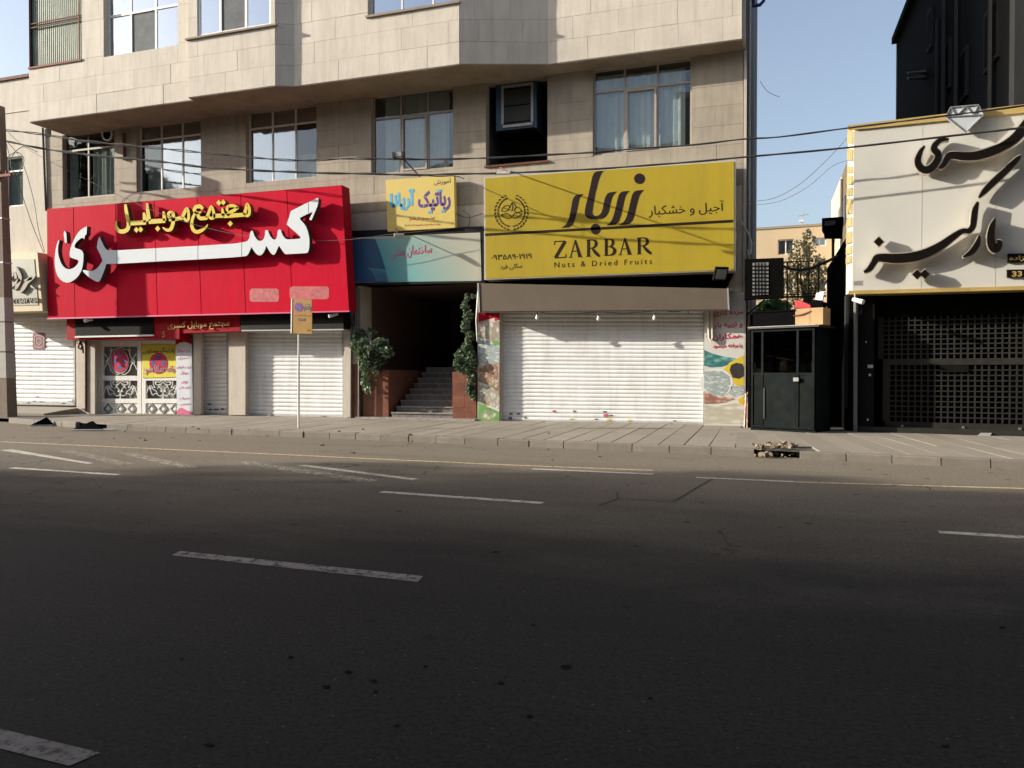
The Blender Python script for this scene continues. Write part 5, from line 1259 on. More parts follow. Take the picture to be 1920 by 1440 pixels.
# things on the kiosk roof
pt = thing('planter_box', 'long black planter box on the kiosk roof with green leaves behind', 'planter', KIO.p(.5, KZ, -.5))
MB().pbox(KIO, ka(1406), ka(1484), KZ + .003, KIO.ab(1450, 583)[1], -.75, -.15).build('trough', M['black_matt'], pt)
MB().pbox(KIO, ka(1404), ka(1486), KIO.ab(1450, 584)[1], KIO.ab(1450, 581)[1], -.78, -.12).build('rim', M['black_matt'], pt)
bx = thing('cardboard_box', 'open brown cardboard box with sunlit torn front on the right of the kiosk roof', 'box', KIO.p(1.1, KZ, -.4))
a0, a1 = ka(1486), ka(1541) - .03; zb = KIO.ab(1510, 577)[1]
MB().pbox(KIO, a0, (a0 + a1) * .5 + .02, KZ + .003, zb, -.16, -.145).build('box_side', M['cardboard'], bx)
MB().pbox(KIO, (a0 + a1) * .5 + .03, a1, KZ + .003, zb - .0, -.16, -.14).build('box_side', M['cardboard'], bx)
MB().pbox(KIO, a0, a0 + .015, KZ + .003, zb, -.6, -.16).build('box_side', M['cardboard'], bx); MB().pbox(KIO, a1 - .015, a1, KZ + .003, zb, -.6, -.16).build('box_side', M['cardboard'], bx)
MB().pbox(KIO, a0, a1, KZ + .003, zb, -.62, -.6).build('box_side', M['cardboard'], bx)
b = MB(); b.ribbon(KIO, [(1487, 592, 1.5), (1503, 590, 2.5), (1520, 583, 1.5)], -.144, -.12, 3); b.build('tape', M['rust'], bx)
b = MB().uprism(KIO, [(1490, 577), (1491, 564), (1497, 563), (1519, 572), (1520, 577)], -.45, -.2); tag(b.build('red_bag', M['red_plastic']), 'bright red folded bag sticking out of the cardboard box', 'bag')
b = MB().uprism(KIO, [(1520, 577), (1519, 566), (1530, 562), (1543, 566), (1541, 577)], -.5, -.22); tag(b.build('dark_bundle', M['black_matt']), 'dark crumpled bundle in the box beside the red bag', 'bundle')
b = MB().uprism(KIO, [(1528, 562), (1531, 549), (1545, 547), (1542, 563)], -.5, -.44); tag(b.build('pale_sheet', M['white_plastic']), 'pale plastic sheet standing above the dark bundle', 'sheet')

# ---------------------------------------------------------------- air conditioner unit by the corner
AP = Plane((-.42, 19.35), (.58, 19.30))
au = thing('air_conditioner', 'black outdoor air conditioner unit with pale grille hung above the kiosk', 'air conditioner', AP.px(1430, 559))
MB().ubox(AP, [(1396, 486), (1469, 483), (1469, 557), (1396, 560)], -.42, 0).build('casing', M['black_matt'], au)
MB().ubox(AP, [(1411, 493), (1441, 492), (1441, 552), (1411, 554)], 0, .012).build('grille_plate', M['grey_panel'], au)
b = MB()
for i in range(8): b.ubox(AP, rectq(1411, 498 + i * 7, 1441, 501 + i * 7), .012, .02)
for i in range(4): b.ubox(AP, rectq(1415 + i * 6, 493, 1417 + i * 6, 553), .012, .022)
b.build('grille', M['black_paint'], au)
b = MB(); b.tube([AP.px(1398, 563, -.3), AP.px(1398, 563, .1)], .02, 6); b.tube([AP.px(1466, 560, -.3), AP.px(1466, 560, .1)], .02, 6); b.tube([AP.px(1396, 561, .1), AP.px(1470, 558, .1)], .02, 6); b.tube([AP.px(1400, 590, -.3), AP.px(1434, 562, .0)], .02, 6)
b.build('bracket', M['black_matt'], au)
b = MB(); b.tube([MAIN.px(u, v, .1) for u, v in ((1387, 411), (1394, 422), (1404, 440), (1409, 455), (1408, 475), (1403, 480), (1402, 470))], .024, 6)
tag(b.build('coolant_hose', M['galvan']), 'pale looping hose running down the corner to the black air conditioner', 'hose')

# ---------------------------------------------------------------- alley: gate, railings, side wall
ag = thing('alley_gate', 'black sheet metal alley gate in deep shade behind the kiosk', 'gate', Vector((.7, 21, .1)))
zt_ = onY(1500, 587, 21).z
MB().box((.75, 21, (zt_ + .1) / 2), (2.35, .05, zt_ - .1)).build('gate_sheet', M['black_matt'], ag)
for v in (557, 551, 505, 491):
    b = MB(); b.tube([onY(1470 if v < 552 else 1400, v + (2 if v > 540 else 0), 21), onY(1549 if v > 540 else 1537, v - 2, 21)], .028 if v == 557 else .014, 6).build('rail', M['dark_steel'], ag)
for u in (1476, 1496, 1517, 1535): MB().tube([onY(u, 491, 21), onY(u, 590, 21)], .022, 6).build('railing_post', M['dark_steel'], ag)
b = MB()
for k in range(9):
    c = onY(1425 + k * 11, 574, 21); b.tube([c + Vector((.17 * math.cos(t * .7), .05 * math.sin(t), .17 * math.sin(t * .7))) for t in range(10)], .006, 4)
    c = onY(1480 + k * 7, 520, 21); b.tube([c + Vector((.2 * math.cos(t * .7), .05 * math.sin(t), .3 * math.sin(t * .7))) for t in range(10)], .005, 4)
b.build('wire_coil', M['dark_steel'], ag)
b = MB(); b.tube([onY(u, v, 20.6) for u, v in ((1468, 499), (1482, 504), (1500, 506), (1520, 503), (1535, 496), (1552, 490), (1570, 480))], .035, 8)
tag(b.build('thick_cable', M['cable']), 'thick black cable sagging across the alley above the railings', 'cable')
sw = thing('side_wall', 'tall black wall running back into the alley beside the white jewellery sign', 'wall', Vector((2.05, 22, 0)))
MB().box((2.02, 22.3, 2.45), (.24, 6.6, 4.6)).build('wall_body', M['black_matt'], sw)
MB().box((1.86, 19.3, 2.0), (.06, .3, 2.6)).build('post', M['dark_wall'], sw)
fb = thing('flood_lamp', 'large black box floodlight on a post above the black alley wall', 'lamp', Vector((1.85, 21, 4.4)))
LP = Plane((0, 21.5), (1, 21.35))
MB().uprism(LP, [(1541, 409), (1581, 406), (1577, 444), (1545, 444), (1545, 438), (1541, 433)], -.35, 0).build('housing', M['black_matt'], fb)
MB().ubox(LP, [(1546, 415), (1566, 413), (1566, 421), (1546, 424)], 0, .01).build('lens', M['dark_steel'], fb)
b = MB(); b.tube([LP.px(1562, 444, -.15), LP.px(1562, 492, -.15)], .035, 8); b.build('post', M['dark_steel'], fb)

# ---------------------------------------------------------------- right shop: white calligraphy sign on the dark shopfront
js = thing('jewellery_shop', 'black clad shopfront with a pierced metal gate under the white sign, at the right', 'shop', RIGHT.p(3, 0, 0))
ra = lambda u, h=0: RIGHT.ab(u, 700, h)[0]
ZSB = RIGHT.ab(1750, 545, .0)[1]
MB().pbox(RIGHT, ra(1609), ra(1639), .15, ZSB + .3, -.5, .0).build('clad_pier', M['black_paint'], js)
MB().pbox(RIGHT, ra(1640), 9.5, RIGHT.ab(1750, 590)[1], ZSB + 2.9, -.6, -.25).build('fascia', M['black_matt'], js)
MB().pbox(RIGHT, ra(1604), 9.5, ZSB + .2, ZSB + 3.2, -3.5, -.05).build('upper_block', M['dark_wall'], js)
MB().pbox(RIGHT, ra(1606), 9.5, .1, ZSB + .2, -3.6, -3.0).build('back_wall', M['black_matt'], js)
MB().pbox(RIGHT, 9.4, 9.6, .1, ZSB + .2, -3.6, -.1).build('side_wall', M['black_matt'], js)
b = MB(); b.tube([RIGHT.px(1604.5, 552, .1), RIGHT.px(1603.5, 812, .1)], .045, 8); b.build('downpipe', M['pipe_grey'], js)
gq = thing('pierced_gate', 'black metal shop gate of square mesh in two panels, lower right', 'gate', RIGHT.p(5, .2, -.3))
GH = -.30
za, zb_, zc, zd = RIGHT.ab(1780, 590, GH)[1], RIGHT.ab(1780, 672, GH)[1], RIGHT.ab(1780, 684, GH)[1], RIGHT.ab(1780, 803, GH)[1]
aL, aM, aR_ = ra(1655, GH), ra(1668, GH), 8.8
b = MB()
b.pbox(RIGHT, aL, aR_, za, za + .08, GH - .03, GH + .02).pbox(RIGHT, aL, aR_, zc, zb_, GH - .03, GH + .03).pbox(RIGHT, aM - .08, aR_, zd - .02, zd + .12, GH - .03, GH + .03)
b.pbox(RIGHT, aL - .10, aL, zb_, za + .08, GH - .03, GH + .02).pbox(RIGHT, aM - .14, aM, zd + .12, zc, GH - .03, GH + .02)
b.build('gate_frame', M['lattice'], gq)
def lat(a0, a1, z0, z1, pa, pz, nm):
    b = MB(); n = int((a1 - a0) / pa); m_ = int(round((z1 - z0) / pz))
    for i in range(n + 1): b.pbox(RIGHT, a0 + i * pa - .017, a0 + i * pa + .017, z0, z1, GH - .012, GH + .012)
    for j in range(1, m_): b.pbox(RIGHT, a0, a1, z0 + (z1 - z0) * j / m_ - .015, z0 + (z1 - z0) * j / m_ + .015, GH - .010, GH + .014)
    o = b.build(nm, M['lattice'], gq); o['kind'] = 'stuff'
PA = 10.4 / (1430 / 17.6)
lat(aL, aR_, zb_, za, PA, 9.2 / 83, 'mesh_panel'); lat(aM, aR_, zd + .12, zc, PA, 9.3 / 83, 'mesh_panel')
MB().pbox(RIGHT, ra(1762, GH), ra(1815, GH), zc - .16, zc - .01, GH + .015, GH + .05).build('lock_plate', M['black_paint'], gq)
MB().pbox(RIGHT, ra(1608), 8.8, .17, .30, -.32, .03).build('sill_beam', M['lattice'], gq)
for u in (1690, 1804, 1910): MB().pbox(RIGHT, ra(u, GH), ra(u, GH) + .05, zd, zd + .05, GH + .03, GH + .06).build('bolt', M['steel'], gq)
for u, v, w, hh in ((1632, 687, 10, 6), (1631, 703, 4, 4), (1627, 787, 3, 4), (1624, 641, 2, 3)):
    MB().ubox(RIGHT, rectq(u - w / 2, v - hh / 2, u + w / 2, v + hh / 2), 0, .006).build('tape_scrap', M['paper'], js)
MB().ubox(RIGHT, [(1840, 812), (1860, 812), (1856, 818), (1834, 817)], .05, .12).build('track_end', M['galvan'], gq)

wsn = thing('shop_sign', 'big glossy white sign with gold frame, black raised calligraphy and a silver diamond, upper right', 'sign', RIGHT.px(1750, 545, .5))
HS = WHITE_SIGN_H
SQ = [(1603, 240), (1990, 200), (1990, 536), (1598, 545)]
MB().ubox(RIGHT, SQ, -.05, HS - .06).build('sign_box', M['white_gloss'], wsn)
js_se = [0, .355, .71, 1]
for s0, s1 in zip([0, 1730 / 1, 0], []): pass
for s0, s1 in ((0, .33), (.33, .685), (.685, 1)):
    MB().ubox(RIGHT, subq(SQ, s0 + .001, 0, s1 - .001, 1), HS - .06, HS - .05, ref=HS - .05).build('sign_panel', M['white_gloss'], wsn)
MB().ubox(RIGHT, [(1590, 235), (1990, 187), (1990, 204), (1603, 243)], -.05, HS).build('gold_top', M['gold'], wsn)
MB().ubox(RIGHT, [(1591, 545), (1990, 534), (1990, 541.5), (1591, 552)], -.05, HS + .02).build('gold_bottom', M['gold'], wsn)
# left return face, gold blocks on pale metal
fa_, fb_ = RIGHT.px(1602, 240, HS - .06), RIGHT.px(1598, 546, HS - .06); ba_, bb_ = RIGHT.px(1590, 237, -.05), RIGHT.px(1586, 553, -.05)
mk('return_panel', [fa_, fb_, bb_, ba_, fa_ + Vector((.03, .02, 0)), fb_ + Vector((.03, .02, 0)), bb_ + Vector((.03, .02, 0)), ba_ + Vector((.03, .02, 0))], [(0, 3, 2, 1), (4, 5, 6, 7), (0, 1, 5, 4), (1, 2, 6, 5), (2, 3, 7, 6), (3, 0, 4, 7)], M['trim_pale'], wsn)
for t0, t1 in ((.02, .10), (.13, .20), (.235, .275), (.29, .345), (.365, .41), (.43, .52), (.545, .60), (.63, .70), (.72, .765), (.78, .82)):
    def fp(s, t, d): return (ba_.lerp(bb_, t)).lerp(fa_.lerp(fb_, t), s) + Vector((-d, -d * .5, 0))
    MB().hexa([fp(.12, t0, 0), fp(.9, t0, 0), fp(.9, t1, 0), fp(.12, t1, 0)], [fp(.12, t0, .03), fp(.9, t0, .03), fp(.9, t1, .03), fp(.12, t1, .03)]).build('gold_block', M['gold_bright'], wsn)
E1 = lambda P: tr(P, 3.428, 1560, 160)
def callig(groups, dots=()):
    s = MB(); f = MB()
    for g in groups:
        g = [(x, y, w * 1.18) for x, y, w in E1(g)]; gw = [(x, y, w + 3.0) for x, y, w in g]
        s.ribbon(RIGHT, gw, HS - .05 + .10, HS + .20, 4, to=lambda q: RIGHT.ab(q[0], q[1], HS + .20)); f.ribbon(RIGHT, g, HS + .196, HS + .212, 4)
    for (x, y, r_) in dots:
        p = E1(dia(x, y, r_ + 4)); s.uprism(RIGHT, p, HS + .05, HS + .20); f.uprism(RIGHT, E1(dia(x, y, r_ - 3)), HS + .196, HS + .212)
    o = s.build('letter', M['letter_rim'], wsn); f.build('letter_face', M['letter_black'], o)
callig([[(597, 388, 6), (572, 420, 20), (553, 470, 30), (556, 510, 36), (585, 540, 38), (625, 538, 40), (662, 505, 38), (682, 465, 36), (680, 435, 34), (662, 420, 36), (655, 400, 32), (672, 370, 26), (705, 348, 22), (752, 345, 8)]])
callig([[(690, 532, 12), (718, 508, 28), (742, 465, 34), (770, 448, 38), (840, 455, 44), (930, 450, 46), (1030, 422, 46), (1110, 385, 46), (1180, 335, 50), (1232, 275, 54), (1290, 200, 50), (1350, 130, 20)]])
callig([[(942, 722, 6), (975, 685, 26), (1030, 628, 34), (1120, 545, 34), (1190, 475, 26), (1216, 448, 4)]])
callig([[(938, 748, 10), (920, 800, 30), (912, 860, 32), (905, 905, 30), (880, 935, 28), (840, 935, 24), (790, 965, 32), (700, 1030, 42), (600, 1080, 48), (500, 1105, 50), (400, 1112, 50), (330, 1108, 44), (288, 1110, 36), (268, 1140, 30), (240, 1180, 26), (205, 1200, 10)]])
callig([[(948, 965, 8), (938, 1010, 28), (915, 1050, 32), (885, 1080, 26), (842, 1102, 6)]])
callig([[(1048, 855, 6), (1032, 900, 28), (1022, 960, 40), (1025, 1020, 44), (1048, 1050, 48), (1072, 1030, 38), (1078, 1005, 22), (1058, 1000, 8)]])
callig([], [(300, 1005, 34), (546, 1215, 34), (596, 1213, 34)])
# ornament: faceted diamond on the top edge
dm = MB().uprism(RIGHT, E1([(762, 140), (942, 124), (976, 188), (860, 302), (730, 200)]), HS + .05, HS + .16).build('diamond_ornament', M['acrylic'], wsn)
b = MB()
for g in ([(762, 140), (942, 124), (976, 188), (860, 302), (730, 200), (762, 140)], [(730, 200), (976, 188)], [(762, 140), (800, 196), (860, 134), (910, 190), (942, 124)]):
    b.ribbon(RIGHT, E1([(x, y, 7) for x, y in g]), HS + .16, HS + .19, 0)
b.build('diamond_edge', M['silver'], dm)
for q, tx_ in (([(1130, 1082), (1260, 1080), (1260, 1135), (1130, 1140)], 'سلطان زاده'), ([(1125, 1185), (1260, 1182), (1260, 1230), (1125, 1234)], '33')):
    qq = E1(q); o = MB().ubox(RIGHT, qq, HS - .05, HS + .01).build('name_plate', M['letter_black'], wsn)
lettering('lettering', 'زاده', RIGHT, E1([(1140, 1095), (1236, 1093), (1236, 1130), (1140, 1132)]), HS + .01, HS + .03, M['gold'], wsn, bold=.02)
lettering('lettering', '33', RIGHT, E1([(1158, 1195), (1222, 1193), (1222, 1228), (1158, 1230)]), HS + .01, HS + .03, M['gold'], wsn, fa=False, bold=.02)
MB().ubox(RIGHT, E1([(137, 1255), (195, 1253), (195, 1287), (137, 1289)]), HS - .05, HS - .045).build('maker_plate', M['galvan'], wsn)
b = MB()
for v in (1262, 1270, 1278): b.ubox(RIGHT, E1([(142, v), (190, v - 1), (190, v + 2), (142, v + 3)]), HS - .045, HS - .042)
b.build('plate_lines', M['cable'], wsn)

# ---------------------------------------------------------------- buildings behind
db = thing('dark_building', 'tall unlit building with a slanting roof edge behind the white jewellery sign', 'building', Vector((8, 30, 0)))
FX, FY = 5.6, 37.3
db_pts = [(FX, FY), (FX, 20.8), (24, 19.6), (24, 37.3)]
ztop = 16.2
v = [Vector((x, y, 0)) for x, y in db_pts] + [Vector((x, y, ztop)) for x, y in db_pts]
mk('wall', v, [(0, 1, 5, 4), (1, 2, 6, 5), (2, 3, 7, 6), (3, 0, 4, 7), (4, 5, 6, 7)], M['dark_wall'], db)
SIDE = Plane((FX, FY), (FX, FY - 1))   # faces the alley
b = MB(); b.pbox(SIDE, -.2, 17, ztop - .15, ztop + .12, -.1, .22); b.build('roof_edge', M['black_paint'], db)
for u0, v0, v1, w in ((1742, 28, 100, 8), (1770, 95, 185, 14), (1850, 30, 140, 26), (1800, 110, 200, 16)):
    a0, zz0 = SIDE.ab(u0, v1); a1 = SIDE.ab(u0 + w, v1)[0]; zt2 = SIDE.ab(u0, v0)[1]
    f = MB().pbox(SIDE, a0, a1, zz0, zt2, .0, .08).build('window', M['dark_steel'], db)
    MB().pbox(SIDE, a0 + .12, a1 - .12, zz0 + .12, zt2 - .12, .08, .09).build('pane', M['black_paint'], f)
for u in (1766, 1779, 1803, 1868):
    a, z = SIDE.ab(u, 100); MB().tube([SIDE.p(a, 6, .12), SIDE.p(a, ztop - 1 - (u % 3), .12)], .08, 6).build('drain_pipe', M['dark_steel'], db)
for v in (136, 146):
    a0 = SIDE.ab(1702, v)[0]; b = MB(); b.tube([SIDE.px(1735, v, .0), SIDE.px(1702, v + 1, .9)], [.10, .04], 6); b.build('wall_bracket', M['trim_pale'], db)
b = MB(); b.box((FX + .02, FY + .06, 8), (.12, .10, 16.0)); b.build('painted_sun_edge', M['far_wall'], db)  # pale strip paints the thin sunlit edge of the dark wall

fbld = thing('far_building', 'sunlit beige apartment building with two dark windows seen through the gap', 'building', Vector((6, 70, 0)))
FAR = Plane((-4, 70), (-3, 69.93))
zr = FAR.ab(1480, 427)[1]
FW = [win_rect([(1458, 449), (1488, 448), (1488, 477), (1458, 477)], FAR), win_rect([(1524, 446), (1549, 445), (1549, 461), (1524, 461)], FAR), win_rect([(1458, 520), (1488, 520), (1488, 550), (1458, 550)], FAR), win_rect([(1524, 520), (1549, 520), (1549, 548), (1524, 548)], FAR)]
wall('wall', FAR, -4, 18, 0, zr, FW, M['far_wall'], fbld, .3)
for q in FW: window(q, FAR, 0, fbld, 'frame_pale', 'glass_sky', cols=(0, .5, 1), transom=0, rec=.25, curtains=((.05, .95, 0, 1, 'curtain'),), fw=.09)
b = MB(); b.pbox(FAR, -4.1, 18.1, zr, zr + .18, -.4, .08); b.build('coping', M['frame_dark'], fbld)
b = MB(); b.box((3, 77.5, zr / 2), (21, 10, zr - .3)); b.build('wall', M['far_wall'], fbld)
an = thing('antenna', 'thin rooftop aerial on the far beige building', 'antenna', FAR.px(1505, 424)); b = MB(); A_ = FAR.px(1505, 424, -1); b.tube([A_ - Vector((0, 0, .3)), A_ + Vector((0, 0, 1.3))], .04, 5); b.tube([A_ + Vector((-.4, 0, .9)), A_ + Vector((.5, 0, 1.0))], .025, 4); b.build('mast', M['galvan'], an)
MB().box(A_ + Vector((-.1, 0, .45)), (.3, .2, .2)).build('box', M['white_plastic'], an)

mb_ = thing('alley_building', 'narrow beige building side receding along the alley, left of the white sign', 'building', Vector((6.8, 64, 0)))
ax = 5.75; AL = Plane((ax, 73), (ax, 72))
aN, zal = AL.ab(1590, 300); yn = AL.p(aN, 0).y
b = MB(); b.box((ax + 1.5, (73 + yn - 1) / 2, zal / 2), (3.0, 73 - yn + 1, zal)); b.build('wall', M['far_wall'], mb_)
for k in range(3):
    a_ = 73 - (yn + 2 + k * 4)
    f = MB().pbox(AL, a_ - .6, a_ + .6, zal - 4.2, zal - 2.2, 0, .06).build('window', M['frame_dark'], mb_); MB().pbox(AL, a_ - .45, a_ + .45, zal - 4.05, zal - 2.35, .06, .07).build('pane', M['glass_sky'], f)
b = MB(); b.tube([AL.p(aN - 3.5, zal - .5, .1), AL.p(aN - 3.5, 1, .1)], .1, 6); b.build('drain_pipe', M['trim_pale'], mb_)

def tree(name, lab, base, h, trunk_r, blobs, n, size, m, seed, group=None):
    t = thing(name, lab, 'tree', Vector(base), group); rnd = random.Random(seed); base = Vector(base)
    b = MB(); top = base + Vector((rnd.uniform(-.3, .3), 0, h * .75))
    P = [base + (top - base) * k / 5 + Vector((rnd.uniform(-.1, .1), rnd.uniform(-.1, .1), 0)) * (k > 0) for k in range(6)]
    b.tube(P, [trunk_r * (1 - .13 * k) for k in range(6)], 8)
    for c, r, w in blobs:
        s = P[2].lerp(P[4], rnd.random()); c = Vector(c); b.tube([s, s.lerp(c, .5) + Vector((rnd.uniform(-.2, .2), 0, .2)), c], [trunk_r * .45, trunk_r * .3, trunk_r * .12], 5)
    b.build('trunk', M['bark'], t); leaves('crown', blobs, n, size, M[m], t, seed=seed)
rnd = random.Random(4); BL = []
for u, v, ru, rv, w in ((1500, 470, 22, 18, 2), (1518, 458, 14, 20, 1.5), (1488, 500, 20, 20, 2), (1520, 495, 24, 22, 3), (1505, 525, 30, 22, 3), (1535, 530, 14, 24, 2), (1480, 540, 18, 20, 2), (1510, 560, 30, 22, 3), (1540, 500, 10, 20, 1), (1513, 440, 8, 10, .4), (1478, 575, 18, 12, 1)):
    BL.append((onY(u, v, 58 + rnd.uniform(-1, 1)), (ru / 25, 1.4, rv / 25), w))
tree('small_tree', 'thin olive coloured tree in the gap, in front of the far beige block', (onY(1513, 700, 58).x, 58, 0), 11.0, .2, BL, 1500, .23, 'tree_dry', 7)
BL = [(onY(u, v, 57), (ru / 26, .9, rv / 26), w) for u, v, ru, rv, w in ((1432, 575, 12, 10, 1), (1450, 570, 16, 12, 2), (1468, 576, 14, 12, 1.5), (1440, 590, 20, 12, 2), (1470, 592, 16, 10, 2), (1420, 588, 10, 10, 1))]
sh = thing('shrub', 'bright green shrub behind the alley gate above the planter box', 'plant', onY(1450, 640, 57)); leaves('foliage', BL, 1200, .28, M['shrub'], sh, seed=9)
b = MB(); b.tube([Vector((onY(1450, 640, 57).x, 57, .0)), onY(1450, 580, 57)], .1, 6); b.build('stem', M['bark'], sh)
# ---------------------------------------------------------------- pole, cables, taxi sign, lamps
up = thing('utility_pole', 'tapering concrete utility pole with torn paper posters at the left edge', 'pole', onZ(15, 780, .15))
PB = onZ(14, 781.3, .12); PT = PB + Vector((-.55, 0, 8.6))
PT = onY(-2, 200, PB.y)
def pc(z): t = (z - PB.z) / (PT.z - PB.z); return PB.lerp(PT, t)
def hwid(z): t = (z - PB.z) / (PT.z - PB.z); return .215 * (1 - t) + .13 * t
b = MB(); zsn = [PB.z, PT.z]
q = []
for z in zsn:
    c = pc(z); w = hwid(z); q += [c + Vector((-w, w * .8, 0)), c + Vector((w, w * .8, 0)), c + Vector((w, -w * .8, 0)), c + Vector((-w, -w * .8, 0))]
b.add(q, [(3, 2, 6, 7), (2, 1, 5, 6), (1, 0, 4, 5), (0, 3, 7, 4), (4, 7, 6, 5)]); b.build('shaft', M['pole_concrete'], up)
for z0, z1 in ((1.35, 2.15), (2.2, 3.1), (3.15, 3.9)):
    b = MB(); c0, c1 = pc(z0), pc(z1); w0, w1 = hwid(z0) + .008, hwid(z1) + .008
    q = []
    for c, w in ((c0, w0), (c1, w1)): q += [c + Vector((-w, w * .8, 0)), c + Vector((w, w * .8, 0)), c + Vector((w, -w * .82, 0)), c + Vector((-w, -w * .82, 0))]
    b.add(q, [(3, 2, 6, 7), (2, 1, 5, 6), (1, 0, 4, 5), (0, 3, 7, 4), (4, 7, 6, 5), (0, 1, 2, 3)]); b.build('paper_poster', M['paper'], up)
for z in (5.0, 6.4):
    c = pc(z); w = hwid(z) + .012; b = MB(); b.box(c, (2 * w, 1.7 * w, .05)); b.build('steel_band', M['galvan'], up)
b = MB(); c = pc(7.7); b.box(c + Vector((.25, -.2, 0)), (.9, .08, .08)); b.build('crossarm', M['rust'], up)
for k in (0, .25, .5):
    b = MB(); b.tube([c + Vector((k, -.2, .04)), c + Vector((k, -.2, .16))], [.04, .03], 8); b.build('insulator', M['rust'], up)

def cable(name, pts, y0, y1, r, m, lab, twist=0, cat='cable', group='overhead cables'):
    """pts in pixels, depth runs from y0 at the left end to y1 at the right end"""
    P = catmull([(float(u), float(v)) for u, v in pts], 4)
    u0, u1 = P[0][0], P[-1][0]
    W_ = [onY(u, v, y0 + (y1 - y0) * (u - u0) / (u1 - u0)) for u, v in P]
    b = MB()
    if twist:
        L = 0; strands = [[], []]
        D = []
        for i, p in enumerate(W_):
            D.append(p)
        # resample for the twist
        S = []
        for i in range(len(D) - 1):
            n_ = max(2, int((D[i + 1] - D[i]).length / .12))
            S += [D[i].lerp(D[i + 1], k / n_) for k in range(n_)]
        S.append(D[-1])
        for k in range(2):
            ph = k * math.pi
            b.tube([p + Vector((0, math.cos(j * .35 + ph), math.sin(j * .35 + ph))) * r * twist * (0.8 + .6 * math.sin(j * .021 + k)) for j, p in enumerate(S)], r, 5)
    else: b.tube(W_, r, 6)
    o = b.build(name, M[m]); tag(o, lab, cat, group); return o
C1 = [(-60, 243), (0, 244), (67, 250), (163, 265), (277, 276), (453, 293), (550, 301), (640, 298), (747, 298), (832, 299), (913, 296), (1060, 289), (1180, 280), (1295, 272), (1393, 261), (1460, 257), (1591, 240), (1760, 219), (1920, 198), (2100, 172)]
C2 = [(-60, 258), (0, 263), (77, 278), (163, 290), (300, 303), (400, 315), (560, 323), (640, 325), (788, 328), (856, 326.6), (960, 324), (1060, 320), (1220, 310), (1393, 295), (1460, 289), (1588, 277), (1788, 254.5), (1920, 239), (2100, 214)]
cable('overhead_cable', C1, 18.5, 17.2, .015, 'cable', 'upper one of the two long black twisted overhead cables across the facade', 1.3)
cable('overhead_cable', C2, 18.5, 17.2, .019, 'cable', 'lower and thicker one of the two long black overhead cables, just above the yellow sign', .8)
cable('overhead_cable', [(0, 232), (30, 262), (70, 290), (169, 340), (280, 392), (372, 423), (466, 443), (579, 451), (660, 449), (735, 439), (800, 433), (878, 424)], 18.6, 19.4, .008, 'cable_grey', 'thin grey drop cable sagging across the red sign to the teal sign', 0)
cable('drop_cable', [(5, 240), (20, 300), (40, 360), (60, 420), (82, 474)], 18.6, 19.5, .010, 'cable', 'drop cable curving from the pole down to the corner of the gold sign, left one', group='drop cables at the pole')
cable('drop_cable', [(10, 262), (40, 300), (62, 370), (72, 430), (84, 472)], 18.6, 19.5, .009, 'cable', 'drop cable hanging from the pole close beside the cream wall, right one', group='drop cables at the pole')
cable('drop_cable', [(-5, 290), (12, 350), (14, 430), (24, 500), (28, 520)], 18.5, 19.3, .010, 'cable', 'drop cable running in front of the gold sign lettering', group='drop cables at the pole')
cable('drop_cable', [(8, 300), (30, 285), (45, 300), (30, 330), (20, 300), (42, 275), (70, 285)], 18.5, 18.7, .012, 'cable', 'knot of looped cable beside the top of the pole', group='drop cables at the pole')
cable('overhead_cable', [(1425, 152), (1440, 172), (1462, 182)], 20, 22, .006, 'cable_grey', 'short loose wire end hanging in the sky at the building corner', 0)
cable('overhead_cable', [(1400, 378), (1450, 372), (1500, 345), (1550, 300), (1592, 255)], 19.6, 18.8, .007, 'cable_grey', 'thin wire rising from the building corner to the white sign, upper one', 0)
cable('overhead_cable', [(1400, 385), (1460, 378), (1515, 350), (1560, 312), (1592, 300)], 19.6, 18.8, .006, 'cable_grey', 'thin wire rising from the building corner to the white sign, lower one', 0)
cable('overhead_cable', [(788, 327), (820, 331), (853, 330), (870, 335)], 18.0, 19.7, .012, 'cable', 'short branch cable dropping from the lower overhead cable behind the small yellow sign', 0)
cable('lamp_cable', [(853, 400), (875, 408), (893, 404), (906, 400)], 19.8, 19.75, .012, 'cable', 'black cable bundle bridging the gap between the small yellow sign and the long yellow sign', 0, group='cables between the signs')
cable('lamp_cable', [(868, 395), (880, 404), (880, 416), (878, 426)], 19.8, 19.7, .012, 'cable', 'black cable looping down to the black frame of the teal sign', 0, group='cables between the signs')

def spot(lab, u, v, y, wpx, hpx, tilt, m='white_paint', arm=None, name='floodlight', cat='lamp', group='small lamps and cameras on the fronts'):
    c = onY(u, v, y); s = 1 / 72
    t = thing(name, lab, cat, c, group)
    T = Matrix.Rotation(tilt, 3, 'X')
    b = MB(); b.box(c, (wpx * s, .07, hpx * s), .5, T); b.build('lamp_body', M[m], t)
    b = MB(); n = Matrix.Rotation(.5, 3, 'Z') @ T @ Vector((0, -1, 0)); b.box(c + n * .04, (wpx * s * .8, .012, hpx * s * .75), .5, T); b.build('lens', M['grey_panel'] if m != 'white_paint' else M['galvan'], t)
    if arm:
        b = MB(); b.tube([c - n * .03, onY(arm[0], arm[1], arm[2])], .015, 6); b.build('arm', M['dark_steel'], t)
    return t
spot('small pale floodlight on an arm over the left part of the teal sign', 748, 442, 19.2, 20, 12, -.9, 'trim_pale', (741, 428, 19.75))
spot('black floodlight hanging at the lower right corner of the long yellow sign', 1351, 513, 19.3, 24, 24, .5, 'black_paint', (1372, 506, 19.7))
